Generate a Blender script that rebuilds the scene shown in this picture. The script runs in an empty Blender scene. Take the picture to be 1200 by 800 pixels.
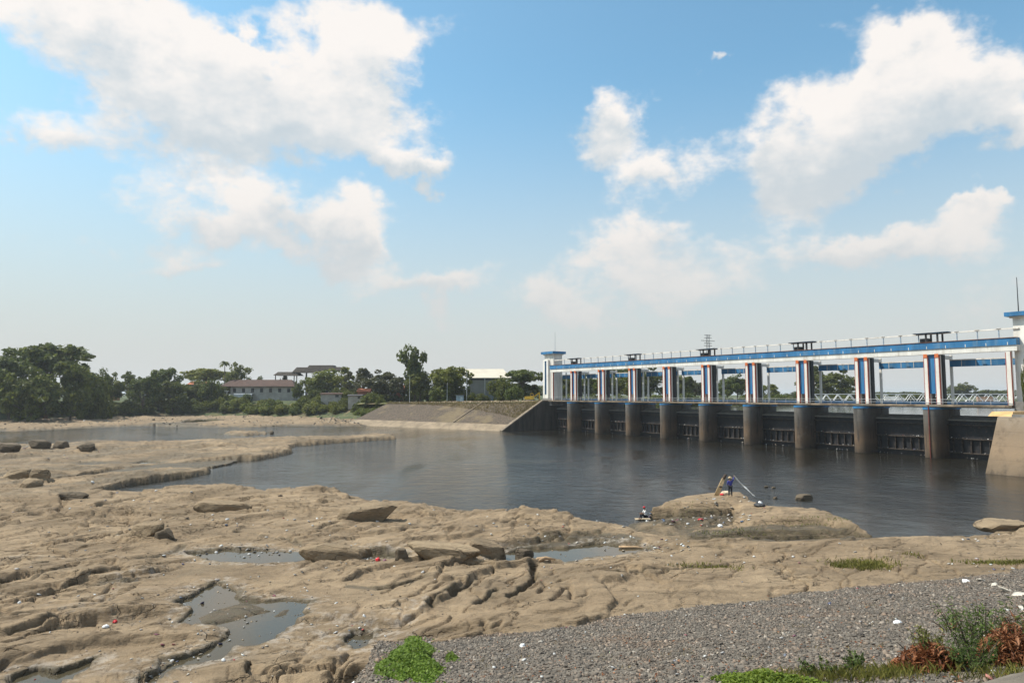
import bpy, bmesh, math, random
import numpy as np
from mathutils import Vector, Matrix

rnd = random.Random(7)
nr = np.random.default_rng(11)
scene = bpy.context.scene
COL = scene.collection

# ------------------------------------------------------------------ camera
F, CAMH = 800.0, 11.4                      # focal length in photo pixels, eye height over the water
TILT = math.atan(62.4 / 800)
cT, sT = math.cos(TILT), math.sin(TILT)
cam_d = bpy.data.cameras.new('camera')
cam_d.sensor_width = 36.0
cam_d.lens = 24.0
cam_d.clip_start = 0.1
cam_d.clip_end = 20000
cam = bpy.data.objects.new('camera', cam_d)
COL.objects.link(cam)
cam.location = (0, 0, CAMH)
cam.rotation_euler = (math.radians(90) + TILT, 0, 0)
scene.camera = cam

def ray(px, py):
    px = np.asarray(px, float); py = np.asarray(py, float)
    u = 400 - py
    return np.stack([px - 600, F * cT - u * sT, F * sT + u * cT], -1)

def G(px, py, z=0.0):                      # photo pixel -> ground point on the plane z
    r = ray(px, py)
    t = (z - CAMH) / r[..., 2]
    return r[..., :2] * t[..., None]

def at_depth(px, Y):                       # world x of a pixel column at distance Y (horizon row)
    return (px - 600) / F * Y * cT

def z_of(py, Y):                           # height of a pixel row at distance Y
    r = ray(600, py)
    return CAMH + r[2] / r[1] * Y

# ------------------------------------------------------------------ world, sun, exposure
SUN_AZ = math.radians(-82)                 # clockwise from +Y; negative = to the left
SUN_EL = math.radians(54)
scene.view_settings.view_transform = 'Standard'
scene.view_settings.look = 'None'
scene.view_settings.exposure = 0.25
scene.view_settings.gamma = 1.0
scene.cycles.use_denoising = True
scene.cycles.max_bounces = 6
scene.cycles.volume_bounces = 0
scene.cycles.sample_clamp_indirect = 8

world = bpy.data.worlds.new('World')
scene.world = world
world.use_nodes = True
wt = world.node_tree
wt.nodes.clear()

class NT:
    """small helper to wire node trees"""
    def __init__(s, tree): s.t = tree
    def n(s, typ, **kw):
        nd = s.t.nodes.new(typ)
        for k, v in kw.items(): setattr(nd, k, v)
        return nd
    def put(s, sock, v):
        if isinstance(v, bpy.types.NodeSocket): s.t.links.new(v, sock)
        elif v is not None: sock.default_value = v
    def m(s, op, a, b=None, c=None, clamp=False):
        nd = s.n('ShaderNodeMath', operation=op, use_clamp=clamp)
        s.put(nd.inputs[0], a); s.put(nd.inputs[1], b); s.put(nd.inputs[2], c)
        return nd.outputs[0]
    def vm(s, op, a, b=None, sc=None):
        nd = s.n('ShaderNodeVectorMath', operation=op)
        s.put(nd.inputs[0], a); s.put(nd.inputs[1], b)
        if sc is not None: s.put(nd.inputs['Scale'], sc)
        return nd.outputs[0]
    def noise(s, vec, scale, detail=4, rough=0.5, dist=0.0, out='Fac'):
        nd = s.n('ShaderNodeTexNoise')
        s.put(nd.inputs['Vector'], vec); nd.inputs['Scale'].default_value = scale
        nd.inputs['Detail'].default_value = detail; nd.inputs['Roughness'].default_value = rough
        nd.inputs['Distortion'].default_value = dist
        return nd.outputs[out]
    def map(s, v, a, b, c=0.0, d=1.0, smooth=True):
        nd = s.n('ShaderNodeMapRange')
        if smooth: nd.interpolation_type = 'SMOOTHSTEP'
        for i, x in enumerate((v, a, b, c, d)): s.put(nd.inputs[i], x)
        return nd.outputs[0]
    def mix(s, f, a, b, mode='MIX'):
        nd = s.n('ShaderNodeMix', data_type='RGBA', blend_type=mode)
        s.put(nd.inputs[0], f); s.put(nd.inputs[6], col4(a)); s.put(nd.inputs[7], col4(b))
        return nd.outputs[2]
    def ramp(s, f, stops):
        nd = s.n('ShaderNodeValToRGB'); s.put(nd.inputs[0], f)
        e = nd.color_ramp.elements
        while len(e) < len(stops): e.new(0.5)
        for el, (p, c) in zip(e, stops): el.position = p; el.color = col4(c)
        return nd.outputs[0]

def col4(c):
    if isinstance(c, bpy.types.NodeSocket): return c
    return tuple(c) + (1.0,) if len(c) == 3 else tuple(c)

W = NT(wt)
sky = W.n('ShaderNodeTexSky', sky_type='NISHITA')
sky.sun_disc = False
sky.sun_elevation = SUN_EL
sky.sun_rotation = SUN_AZ
sky.altitude = 0
sky.air_density = 1.0
sky.dust_density = 1.6
sky.ozone_density = 2.0
tc = W.n('ShaderNodeTexCoord')
dirv = W.vm('NORMALIZE', tc.outputs['Generated'])
sep = W.n('ShaderNodeSeparateXYZ'); wt.links.new(dirv, sep.inputs[0])
# uneven edges: the direction is warped a little before the banks of cloud are looked up
w1 = W.vm('SUBTRACT', W.noise(dirv, 7.0, 5, 0.55, out='Color'), (0.5, 0.5, 0.5))
w2 = W.vm('SUBTRACT', W.noise(dirv, 30.0, 4, 0.6, out='Color'), (0.5, 0.5, 0.5))
wd = W.vm('ADD', dirv, W.vm('ADD', W.vm('SCALE', w1, None, 0.20), W.vm('SCALE', w2, None, 0.045)))
wd = W.vm('NORMALIZE', wd)
sp2 = W.n('ShaderNodeSeparateXYZ'); wt.links.new(wd, sp2.inputs[0])
az = W.m('ARCTAN2', sp2.outputs[0], sp2.outputs[1])
Q = math.radians(46)
az = W.m('SUBTRACT', W.m('PINGPONG', W.m('ADD', az, Q + math.pi * 2), math.pi / 2), Q)  # the same banks of cloud go on all round
el = W.m('ARCSINE', sp2.outputs[2])

def azel(px, py):
    r = ray(px, py)
    return math.atan2(r[0], r[1]), math.atan2(r[2], math.hypot(r[0], r[1]))
# banks of cloud as seen over the river: photo x, y, half width, half height, amount
CLOUDS = [(150, 35, 165, 55, 1.0), (330, 105, 130, 70, 1.0), (250, 150, 170, 45, .6), (60, 150, 75, 32, .6), (430, 50, 50, 50, .7), (300, 45, 22, 18, -.7),
          (475, 193, 52, 22, .95), (290, 255, 125, 40, .95), (415, 290, 50, 30, 1.0), (500, 343, 60, 22, .95), (215, 308, 55, 15, .6),
          (715, 135, 46, 44, 1.0), (772, 205, 44, 28, .8), (755, 292, 105, 34, .82), (850, 66, 20, 11, .85),
          (1010, 115, 125, 66, 1.0), (945, 185, 80, 52, .95), (1110, 100, 80, 48, .85), (1050, 165, 80, 40, .6), (1190, 158, 45, 26, .75), (1040, 292, 135, 26, 1.0), (1150, 252, 36, 14, .7), (960, 245, 40, 20, .3),
          (760, 345, 130, 26, .65), (1190, 330, 80, 30, .6), (640, 362, 40, 14, .5), (90, 275, 60, 16, .3)]
tot = None; vert = None
for (cx, cy, rx, ry, am) in CLOUDS:
    a0, e0 = azel(cx, cy)
    ra = abs(azel(cx + rx, cy)[0] - azel(cx - rx, cy)[0]) / 2
    re = abs(azel(cx, cy - ry)[1] - azel(cx, cy + ry)[1]) / 2
    dx = W.m('DIVIDE', W.m('SUBTRACT', az, a0), ra)
    dy = W.m('DIVIDE', W.m('SUBTRACT', el, e0), re)
    d2 = W.m('ADD', W.m('MULTIPLY', dx, dx), W.m('MULTIPLY', dy, dy))
    g = W.m('MULTIPLY', W.m('EXPONENT', W.m('MULTIPLY', d2, -0.8)), am)
    gv = W.m('MULTIPLY', g, dy)
    tot = g if tot is None else W.m('ADD', tot, g)
    vert = gv if vert is None else W.m('ADD', vert, gv)
pn = W.vm('MULTIPLY', dirv, (1, 1, 1.7))
billow = W.noise(pn, 9.0, 8, 0.58)
fine = W.noise(pn, 34.0, 6, 0.6)
high = W.map(sep.outputs[2], 0.55, 0.75)                               # overhead the same broken cloud goes on
over = W.m('MULTIPLY', high, W.map(W.noise(dirv, 2.3, 3, 0.5), 0.38, 0.6))
tot2 = W.m('ADD', W.m('MINIMUM', tot, 1.0), W.m('MULTIPLY', over, 0.9))
dens = W.m('ADD', tot2, W.m('ADD', W.m('MULTIPLY', W.m('SUBTRACT', billow, 0.5), 1.5), W.m('MULTIPLY', W.m('SUBTRACT', fine, 0.5), 0.6)))
alpha = W.map(dens, 0.3, 0.86)
pos = W.m('DIVIDE', vert, W.m('MAXIMUM', tot, 0.05))
lit = W.map(W.m('ADD', W.m('ADD', pos, W.m('ADD', W.m('MULTIPLY', W.m('SUBTRACT', billow, 0.5), 2.4), W.m('MULTIPLY', W.m('SUBTRACT', fine, 0.5), 1.2))), W.m('MULTIPLY', W.m('SUBTRACT', 0.95, dens), 0.7)), -0.75, 0.45)
ccol = W.mix(lit, (5.0, 5.6, 6.0), (8.4, 7.95, 7.55))
hz = W.map(sep.outputs[2], 0.0, 0.36)                                  # low air is milky
ccol = W.mix(hz, (5.9, 5.75, 5.6), ccol)
amax = W.m('MULTIPLY', alpha, W.map(sep.outputs[2], 0.02, 0.24, 0.5, 0.96))
skyt = W.mix(1.0, sky.outputs[0], (1.18, 1.74, 1.66), 'MULTIPLY')
skyc = W.mix(W.map(sep.outputs[2], 0.0, 0.45, 1.0, 0.05), skyt, (5.5, 5.6, 5.5))
cloudy = W.mix(amax, skyc, ccol)
bg = W.n('ShaderNodeBackground'); wt.links.new(cloudy, bg.inputs[0]); bg.inputs[1].default_value = 0.1
wo = W.n('ShaderNodeOutputWorld'); wt.links.new(bg.outputs[0], wo.inputs[0])
world.cycles.sampling_method = 'MANUAL'
world.cycles.sample_map_resolution = 512

sun_d = bpy.data.lights.new('sun', 'SUN')
sun_d.energy = 5.0
sun_d.angle = math.radians(0.6)
sun_d.color = (1.0, 0.94, 0.83)
sun = bpy.data.objects.new('sun', sun_d)
COL.objects.link(sun)
sv = Vector((math.sin(SUN_AZ) * math.cos(SUN_EL), math.cos(SUN_AZ) * math.cos(SUN_EL), math.sin(SUN_EL)))
sun.rotation_euler = sv.to_track_quat('Z', 'Y').to_euler()
sun.location = (0, 0, 60)

# ------------------------------------------------------------------ mesh helpers
def link(o, parent=None):
    COL.objects.link(o)
    if parent: o.parent = parent
    return o

def mesh_data(name, v, f, mat=None, smooth=False):
    me = bpy.data.meshes.new(name)
    v = np.asarray(v, np.float32)
    if isinstance(f, np.ndarray):
        n, k = f.shape
        me.vertices.add(len(v)); me.vertices.foreach_set('co', v.ravel())
        me.loops.add(n * k); me.loops.foreach_set('vertex_index', f.astype(np.int32).ravel())
        me.polygons.add(n); me.polygons.foreach_set('loop_start', (np.arange(n) * k).astype(np.int32))
        me.update(calc_edges=True); me.validate()
    else:
        me.from_pydata([tuple(map(float, p)) for p in v], [], f); me.update()
    if smooth: me.polygons.foreach_set('use_smooth', [True] * len(me.polygons))
    if mat: me.materials.append(mat)
    return me

def obj(name, me, parent=None, loc=None, rot=None):
    o = bpy.data.objects.new(name, me)
    link(o, parent)
    if loc is not None: o.location = loc
    if rot is not None: o.rotation_euler = rot
    return o

def tag(o, label, cat, group=None):
    o['label'] = label; o['category'] = cat
    if group: o['group'] = group
    return o

def kind(o, k): o['kind'] = k; return o

def empty(name, loc=(0, 0, 0), rz=0.0):
    o = bpy.data.objects.new(name, None)
    COL.objects.link(o); o.location = loc; o.rotation_euler = (0, 0, rz); o.empty_display_size = 0.3
    return o

def copy_tree(o, parent=None):
    c = o.copy(); COL.objects.link(c); c.parent = parent
    for ch in list(o.children): copy_tree(ch, c)
    return c

class MB:
    def __init__(s): s.v = []; s.f = []
    def add(s, v, f):
        b = len(s.v); s.v += [tuple(map(float, p)) for p in v]; s.f += [tuple(i + b for i in q) for q in f]; return s
    def box(s, x0, x1, y0, y1, z0, z1, top=None):
        """top = (x0,x1,y0,y1) of the upper face when it tapers"""
        t = top or (x0, x1, y0, y1)
        v = [(x0, y0, z0), (x1, y0, z0), (x1, y1, z0), (x0, y1, z0), (t[0], t[2], z1), (t[1], t[2], z1), (t[1], t[3], z1), (t[0], t[3], z1)]
        return s.add(v, [(3, 2, 1, 0), (4, 5, 6, 7), (0, 1, 5, 4), (1, 2, 6, 5), (2, 3, 7, 6), (3, 0, 4, 7)])
    def tube(s, pts, radii, seg=8, cap=True):
        pts = [Vector(p) for p in pts]; n = len(pts); rings = []
        if not hasattr(radii, '__len__'): radii = [radii] * n
        for i, p in enumerate(pts):
            t = (pts[min(i + 1, n - 1)] - pts[max(i - 1, 0)]).normalized()
            a = t.cross(Vector((0, 0, 1)) if abs(t.z) < 0.9 else Vector((1, 0, 0))).normalized(); b = t.cross(a)
            rings.append([p + (a * math.cos(2 * math.pi * k / seg) + b * math.sin(2 * math.pi * k / seg)) * radii[i] for k in range(seg)])
        v = [q for r in rings for q in r]; f = []
        for i in range(n - 1):
            for k in range(seg):
                k2 = (k + 1) % seg
                f.append((i * seg + k, i * seg + k2, (i + 1) * seg + k2, (i + 1) * seg + k))
        if cap: f.append(tuple(range(seg - 1, -1, -1))); f.append(tuple((n - 1) * seg + k for k in range(seg)))
        return s.add(v, f)
    def prism(s, poly, z0, z1):
        n = len(poly)
        v = [(p[0], p[1], z0) for p in poly] + [(p[0], p[1], z1) for p in poly]
        f = [tuple(range(n - 1, -1, -1)), tuple(range(n, 2 * n))] + [(i, (i + 1) % n, n + (i + 1) % n, n + i) for i in range(n)]
        return s.add(v, f)
    def me(s, name, mat, smooth=False): return mesh_data(name, s.v, s.f, mat, smooth)
    def obj(s, name, mat, parent=None, loc=None, smooth=False): return obj(name, s.me(name, mat, smooth), parent, loc)

# ------------------------------------------------------------------ numpy noise
def _h(ix, iy, seed):
    h = (ix.astype(np.int64) * 374761393 + iy.astype(np.int64) * 668265263 + seed * 974634777) & 0xFFFFFFFF
    h = ((h ^ (h >> 13)) * 1274126177) & 0xFFFFFFFF
    h = h ^ (h >> 16)
    return h
def perlin(x, y, seed=0):
    ix = np.floor(x); iy = np.floor(y); fx = x - ix; fy = y - iy
    u = fx * fx * fx * (fx * (fx * 6 - 15) + 10); w = fy * fy * fy * (fy * (fy * 6 - 15) + 10)
    def g(dx, dy):
        a = _h(ix + dx, iy + dy, seed) / 4294967296.0 * 2 * np.pi
        return np.cos(a) * (fx - dx) + np.sin(a) * (fy - dy)
    return ((g(0, 0) * (1 - u) + g(1, 0) * u) * (1 - w) + (g(0, 1) * (1 - u) + g(1, 1) * u) * w) * 1.5
def fbm(x, y, o=4, seed=0, g=0.5):
    s = 0; a = 1.0; t = 0
    for i in range(o):
        s = s + a * perlin(x * 2 ** i + i * 17.3, y * 2 ** i - i * 9.1, seed + i); t += a; a *= g
    return s / t
def sstep(a, b, x):
    t = np.clip((x - a) / (b - a), 0, 1); return t * t * (3 - 2 * t)
def sdf(x, y, poly):
    """signed distance, positive inside"""
    p = np.asarray(poly, float); d2 = np.full(x.shape, 1e18); ins = np.zeros(x.shape, bool)
    for i in range(len(p)):
        a = p[i]; b = p[(i + 1) % len(p)]; e = b - a; L = e @ e + 1e-12
        t = np.clip(((x - a[0]) * e[0] + (y - a[1]) * e[1]) / L, 0, 1)
        d2 = np.minimum(d2, (x - a[0] - t * e[0]) ** 2 + (y - a[1] - t * e[1]) ** 2)
        c = (a[1] > y) != (b[1] > y)
        xi = a[0] + (y - a[1]) * e[0] / (e[1] if abs(e[1]) > 1e-9 else 1e-9)
        ins ^= c & (x < xi)
    d = np.sqrt(d2); return np.where(ins, d, -d)
def worley(x, y, seed=0):
    """distances to the nearest and second nearest cell point, and a random number and offset for the nearest"""
    ix = np.floor(x); iy = np.floor(y); f1 = np.full(x.shape, 9.0); f2 = np.full(x.shape, 9.0); rid_ = np.zeros(x.shape); ox = np.zeros(x.shape); oy = np.zeros(x.shape)
    for i in (-1, 0, 1):
        for j in (-1, 0, 1):
            cx = ix + i; cy = iy + j; px = cx + _h(cx, cy, seed) / 4294967296.0; py = cy + _h(cx, cy, seed + 77) / 4294967296.0
            d = np.hypot(px - x, py - y); nearer = d < f1
            f2 = np.where(nearer, f1, np.minimum(f2, d)); rid_ = np.where(nearer, _h(cx, cy, seed + 191) / 4294967296.0, rid_)
            ox = np.where(nearer, x - px, ox); oy = np.where(nearer, y - py, oy); f1 = np.where(nearer, d, f1)
    return f1, f2, rid_, ox, oy
def line_d(x, y, pts):
    p = np.asarray(pts, float); d2 = np.full(x.shape, 1e18)
    for a, b in zip(p[:-1], p[1:]):
        e = b - a; L = e @ e + 1e-12
        t = np.clip(((x - a[0]) * e[0] + (y - a[1]) * e[1]) / L, 0, 1)
        d2 = np.minimum(d2, (x - a[0] - t * e[0]) ** 2 + (y - a[1] - t * e[1]) ** 2)
    return np.sqrt(d2)
def gp(pts, z): return [tuple(G(a, b, z)) for a, b in pts]

# ------------------------------------------------------------------ materials
MATS = {}
def new_mat(name):
    m = bpy.data.materials.new(name); m.use_nodes = True
    t = NT(m.node_tree); b = m.node_tree.nodes['Principled BSDF']
    MATS[name] = m
    return m, t, b

def paint(name, c, rough=0.6, var=0.25, scale=1.5, dirt=None, dirt_amt=0.5, bump=0.0, bscale=20, metal=0.0, streak=False):
    m, t, b = new_mat(name)
    geo = t.n('ShaderNodeTexCoord')
    v = geo.outputs['Object']
    if streak: v = t.vm('MULTIPLY', v, (1.0, 1.0, 0.16))
    n1 = t.noise(v, scale, 6, 0.6)
    colr = t.mix(t.map(n1, 0.3, 0.7), tuple(x * (1 - var) for x in c), tuple(min(1, x * (1 + var * .6)) for x in c))
    if dirt:
        n2 = t.noise(v, scale * 2.3, 7, 0.65)
        colr = t.mix(t.m('MULTIPLY', t.map(n2, 0.48, 0.72), dirt_amt), colr, dirt)
    t.put(b.inputs['Base Color'], colr); b.inputs['Roughness'].default_value = rough; b.inputs['Metallic'].default_value = metal
    b.inputs['Specular IOR Level'].default_value = 0.35
    if bump:
        bp = t.n('ShaderNodeBump'); bp.inputs['Strength'].default_value = 0.6; bp.inputs['Distance'].default_value = bump
        t.put(bp.inputs['Height'], t.noise(geo.outputs['Object'], bscale, 5, 0.6)); t.put(b.inputs['Normal'], bp.outputs[0])
    return m

def rock_mat(name, base, dark, pale, use_attr=True):
    m, t, b = new_mat(name)
    geo = t.n('ShaderNodeNewGeometry'); P = geo.outputs['Position']
    # bedding: stretched along the strike of the beds
    mp = t.n('ShaderNodeMapping'); t.put(mp.inputs['Vector'], P)
    mp.inputs['Rotation'].default_value = (0, 0, math.radians(-58)); mp.inputs['Scale'].default_value = (0.35, 1.0, 1.6)
    S = mp.outputs[0]
    n1 = t.noise(S, 0.42, 7, 0.62, 0.6); n2 = t.noise(P, 2.6, 8, 0.68); n3 = t.noise(S, 1.7, 7, 0.66, 1.0); n4 = t.noise(P, 14.0, 6, 0.7)
    c = t.mix(t.map(n1, 0.34, 0.66), tuple(x * .68 for x in base), tuple(x * 1.04 for x in base))
    c = t.mix(t.m('MULTIPLY', t.map(n3, 0.5, 0.70), 0.72), c, dark)
    c = t.mix(t.m('MULTIPLY', t.map(n2, 0.55, 0.8), 0.45), c, pale)
    big = t.noise(P, 0.07, 5, 0.6, 0.5); c = t.mix(t.m('MULTIPLY', t.map(big, 0.42, 0.62), 0.45), c, t.mix(1.0, c, (0.72, 0.70, 0.68), 'MULTIPLY'))
    c = t.mix(t.m('MULTIPLY', t.map(n4, 0.5, 0.7), 0.6), c, tuple(x * .5 for x in base))
    vo = t.n('ShaderNodeTexVoronoi', feature='DISTANCE_TO_EDGE'); t.put(vo.inputs['Vector'], t.vm('ADD', S, t.vm('SCALE', t.noise(P, 0.7, 4, 0.6, out='Color'), None, 1.3))); vo.inputs['Scale'].default_value = 0.55
    crack = t.m('MULTIPLY', t.map(vo.outputs['Distance'], 0.0, 0.02, 1.0, 0.0), t.map(t.noise(P, 0.25, 3, 0.6), 0.46, 0.56))
    c = t.mix(t.m('MULTIPLY', crack, 0.32), c, tuple(x * .35 for x in dark))
    rough = 0.92
    if use_attr:
        at = t.n('ShaderNodeAttribute', attribute_name='wet_dark'); wet_dark = at.outputs['Fac']  # damp rock, plus the darker cliff faces and cracks
        at2 = t.n('ShaderNodeAttribute', attribute_name='salt'); salt = at2.outputs['Fac']
        at3 = t.n('ShaderNodeAttribute', attribute_name='tone'); c = t.mix(t.map(at3.outputs['Fac'], 0.0, 0.9, 0.0, 0.55, False), c, t.mix(1.0, c, (0.62, 0.60, 0.58), 'MULTIPLY'))
        wv = t.m('MULTIPLY', wet_dark, t.map(t.noise(P, 1.3, 6, 0.65), 0.22, 0.52))
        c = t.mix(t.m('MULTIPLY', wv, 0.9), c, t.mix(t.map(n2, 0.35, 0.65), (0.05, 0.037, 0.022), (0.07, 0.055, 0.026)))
        sv_ = t.m('MULTIPLY', salt, t.map(t.noise(P, 1.9, 8, 0.7), 0.46, 0.62))
        c = t.mix(t.m('MULTIPLY', sv_, 0.45), c, (0.48, 0.43, 0.38))
        t.put(b.inputs['Roughness'], t.map(wv, 0, 1, 0.93, 0.45, False))
    else:
        b.inputs['Roughness'].default_value = rough
    t.put(b.inputs['Base Color'], c); b.inputs['Specular IOR Level'].default_value = 0.25
    hgt = t.m('ADD', t.m('MULTIPLY', n2, 0.6), t.m('ADD', t.m('MULTIPLY', n3, 0.9), t.m('ADD', t.m('MULTIPLY', n4, 0.25), t.m('MULTIPLY', crack, -0.6))))
    bp = t.n('ShaderNodeBump'); bp.inputs['Strength'].default_value = 1.0; bp.inputs['Distance'].default_value = 0.2
    t.put(bp.inputs['Height'], hgt); t.put(b.inputs['Normal'], bp.outputs[0])
    return m

def water_mat(name, base, wave, dist, rough=0.06):
    m, t, b = new_mat(name)
    geo = t.n('ShaderNodeNewGeometry'); P = geo.outputs['Position']
    patch = t.map(t.noise(t.vm('MULTIPLY', P, (1, .45, 1)), 0.045, 4, 0.55, 0.8), 0.36, 0.64, 0.3, 1.25)
    t.put(b.inputs['Base Color'], t.mix(t.noise(P, 0.02, 4, 0.6), tuple(x * .8 for x in base), tuple(x * 1.2 for x in base)))
    b.inputs['Roughness'].default_value = rough
    b.inputs['IOR'].default_value = 1.33
    h = t.m('ADD', t.noise(P, wave, 5, 0.6), t.m('MULTIPLY', t.noise(P, wave * 0.22, 3, 0.5), 2.0))
    bp = t.n('ShaderNodeBump'); t.put(bp.inputs['Strength'], patch); bp.inputs['Distance'].default_value = dist
    t.put(bp.inputs['Height'], h); t.put(b.inputs['Normal'], bp.outputs[0])
    return m

def leaf_mat(name, c1, c2, trans=0.42):
    m, t, b = new_mat(name)
    geo = t.n('ShaderNodeNewGeometry'); oi = t.n('ShaderNodeObjectInfo')
    r = geo.outputs['Random Per Island']
    c = t.mix(r, c1, c2)
    n = t.noise(geo.outputs['Position'], 0.45, 3, 0.6)
    c = t.mix(t.map(n, 0.35, 0.65), t.mix(1.0, c, (0.72, 0.72, 0.72), 'MULTIPLY'), c)
    c = t.mix(t.m('MULTIPLY', oi.outputs['Random'], 0.4), c, t.mix(1.0, c, (1.5, 1.1, 0.75), 'MULTIPLY'))
    t.put(b.inputs['Base Color'], c); b.inputs['Roughness'].default_value = 0.6; b.inputs['Specular IOR Level'].default_value = 0.25
    tr = t.n('ShaderNodeBsdfTranslucent'); t.put(tr.inputs[0], c)
    mx = t.n('ShaderNodeMixShader'); mx.inputs[0].default_value = trans
    m.node_tree.links.new(b.outputs[0], mx.inputs[1]); m.node_tree.links.new(tr.outputs[0], mx.inputs[2])
    m.node_tree.links.new(mx.outputs[0], m.node_tree.nodes['Material Output'].inputs[0])
    return m

def island_mat(name, stops, rough=0.85, bump=0.02, bscale=30):
    m, t, b = new_mat(name)
    geo = t.n('ShaderNodeNewGeometry')
    c = t.ramp(geo.outputs['Random Per Island'], stops)
    n = t.noise(geo.outputs['Position'], bscale, 4, 0.65)
    c = t.mix(t.map(n, 0.35, 0.7), t.mix(1.0, c, (0.7, 0.7, 0.7), 'MULTIPLY'), c)
    big = t.noise(geo.outputs['Position'], 0.35, 5, 0.6)
    c = t.mix(t.m('MULTIPLY', t.map(big, 0.5, 0.7), 0.5), c, t.mix(1.0, c, (1.25, 0.95, 0.75), 'MULTIPLY'))
    t.put(b.inputs['Base Color'], c); b.inputs['Roughness'].default_value = rough; b.inputs['Specular IOR Level'].default_value = 0.3
    if bump:
        bp = t.n('ShaderNodeBump'); bp.inputs['Distance'].default_value = bump; t.put(bp.inputs['Height'], n); t.put(b.inputs['Normal'], bp.outputs[0])
    return m

M_ROCK = rock_mat('tan_rock', (0.32, 0.237, 0.152), (0.125, 0.09, 0.057), (0.42, 0.34, 0.24))
M_BOULDER = rock_mat('boulder_rock', (0.315, 0.237, 0.153), (0.15, 0.108, 0.068), (0.43, 0.345, 0.245), False)
M_DARKROCK = rock_mat('dark_rock', (0.16, 0.125, 0.088), (0.07, 0.055, 0.04), (0.24, 0.2, 0.15), False)
M_RIVER = water_mat('river_water', (0.016, 0.014, 0.010), 2.2, 0.13, 0.05)
M_RES = water_mat('reservoir_water', (0.06, 0.06, 0.05), 1.0, 0.03, 0.1)
M_POOL = water_mat('pool_water', (0.06, 0.05, 0.032), 3.0, 0.004, 0.05)
M_STONE = island_mat('riprap_stone', [(0, (0.075, 0.065, 0.056)), (0.35, (0.15, 0.13, 0.11)), (0.7, (0.215, 0.185, 0.155)), (0.92, (0.28, 0.215, 0.165)), (1.0, (0.42, 0.38, 0.33))])
M_MORTAR = paint('mortar', (0.14, 0.12, 0.098), 0.95, 0.4, 1.2, (0.06, 0.052, 0.045), 0.7, 0.05, 12)

# ------------------------------------------------------------------ the rock shelf: traced shores, ledges, pools
POLY = [  # shore traced in the photo, height at which it is seen, height reached, width of the rise, raggedness
    ([(-200, 612), (60, 588), (100, 580.5), (150, 577), (200, 573.5), (250, 570.5), (287, 572), (313, 577), (333, 574.5), (367, 573.5), (400, 577), (430, 584),
      (465, 592), (520, 596), (560, 597.5), (600, 599.5), (635, 603), (665, 607), (700, 610), (730, 614), (760, 624), (800, 632), (860, 634), (930, 634.5),
      (1035, 632.5), (1080, 630.5), (1120, 630.5), (1150, 628), (1165, 623), (1180, 617), (1210, 611), (1500, 600), (2300, 1000), (-1200, 1000)], .5, 1.15, 1.1, .5),
    ([(761, 592), (796, 581.5), (837, 577), (876, 577), (886, 586), (905, 594), (960, 597), (985, 604), (1010, 613), (1026, 624), (1000, 621), (962, 613), (904, 613),
      (875, 614), (858, 607), (859, 592.5), (817, 593.5)], 1.15, 1.3, .5, .5),
    ([(790, 625), (815, 618), (840, 614), (870, 613), (904, 612.5), (962, 612), (1000, 619), (1026, 626), (1010, 628), (960, 626), (904, 627), (850, 630), (800, 632)], .8, .95, .35, .45),
    ([(735, 611), (765, 608), (860, 603), (875, 616), (800, 630), (745, 628)], .3, .4, .6, .2),
    ([(-300, 512), (0, 505), (60, 504), (100, 501.5), (150, 500), (200, 498), (250, 501), (300, 500.5), (340, 499), (400, 499.5), (430, 499), (470, 496), (480, 474), (-300, 474)], .1, 1.5, 14, 3.5),
    ([(-100, 523), (0, 523), (60, 521.5), (120, 519.5), (200, 518.5), (250, 516.5), (300, 514.5), (350, 513), (400, 511), (440, 509.5), (458, 510), (465, 513), (440, 514.5), (400, 517),
      (350, 521), (340, 523), (342, 529), (325, 533), (300, 537), (260, 538.5), (213, 542), (150, 548), (110, 554), (90, 560), (60, 565), (-100, 585)], .3, .95, .8, 1.1),
    ([(-100, 568), (50, 565), (90, 561), (110, 557.5), (157, 553), (200, 548.5), (230, 550.5), (247, 548.5), (246, 551), (230, 554.5), (187, 560), (143, 567), (115, 574), (100, 580), (-100, 610)], .4, .95, .5, .7),
    ([(262, 507), (285, 504.8), (311, 505.2), (313, 507.6), (290, 509), (268, 508.8)], .3, .7, 1.0, .8),
]
PW = [(gp(p, z), h, w, r) for p, z, h, w, r in POLY]
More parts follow.
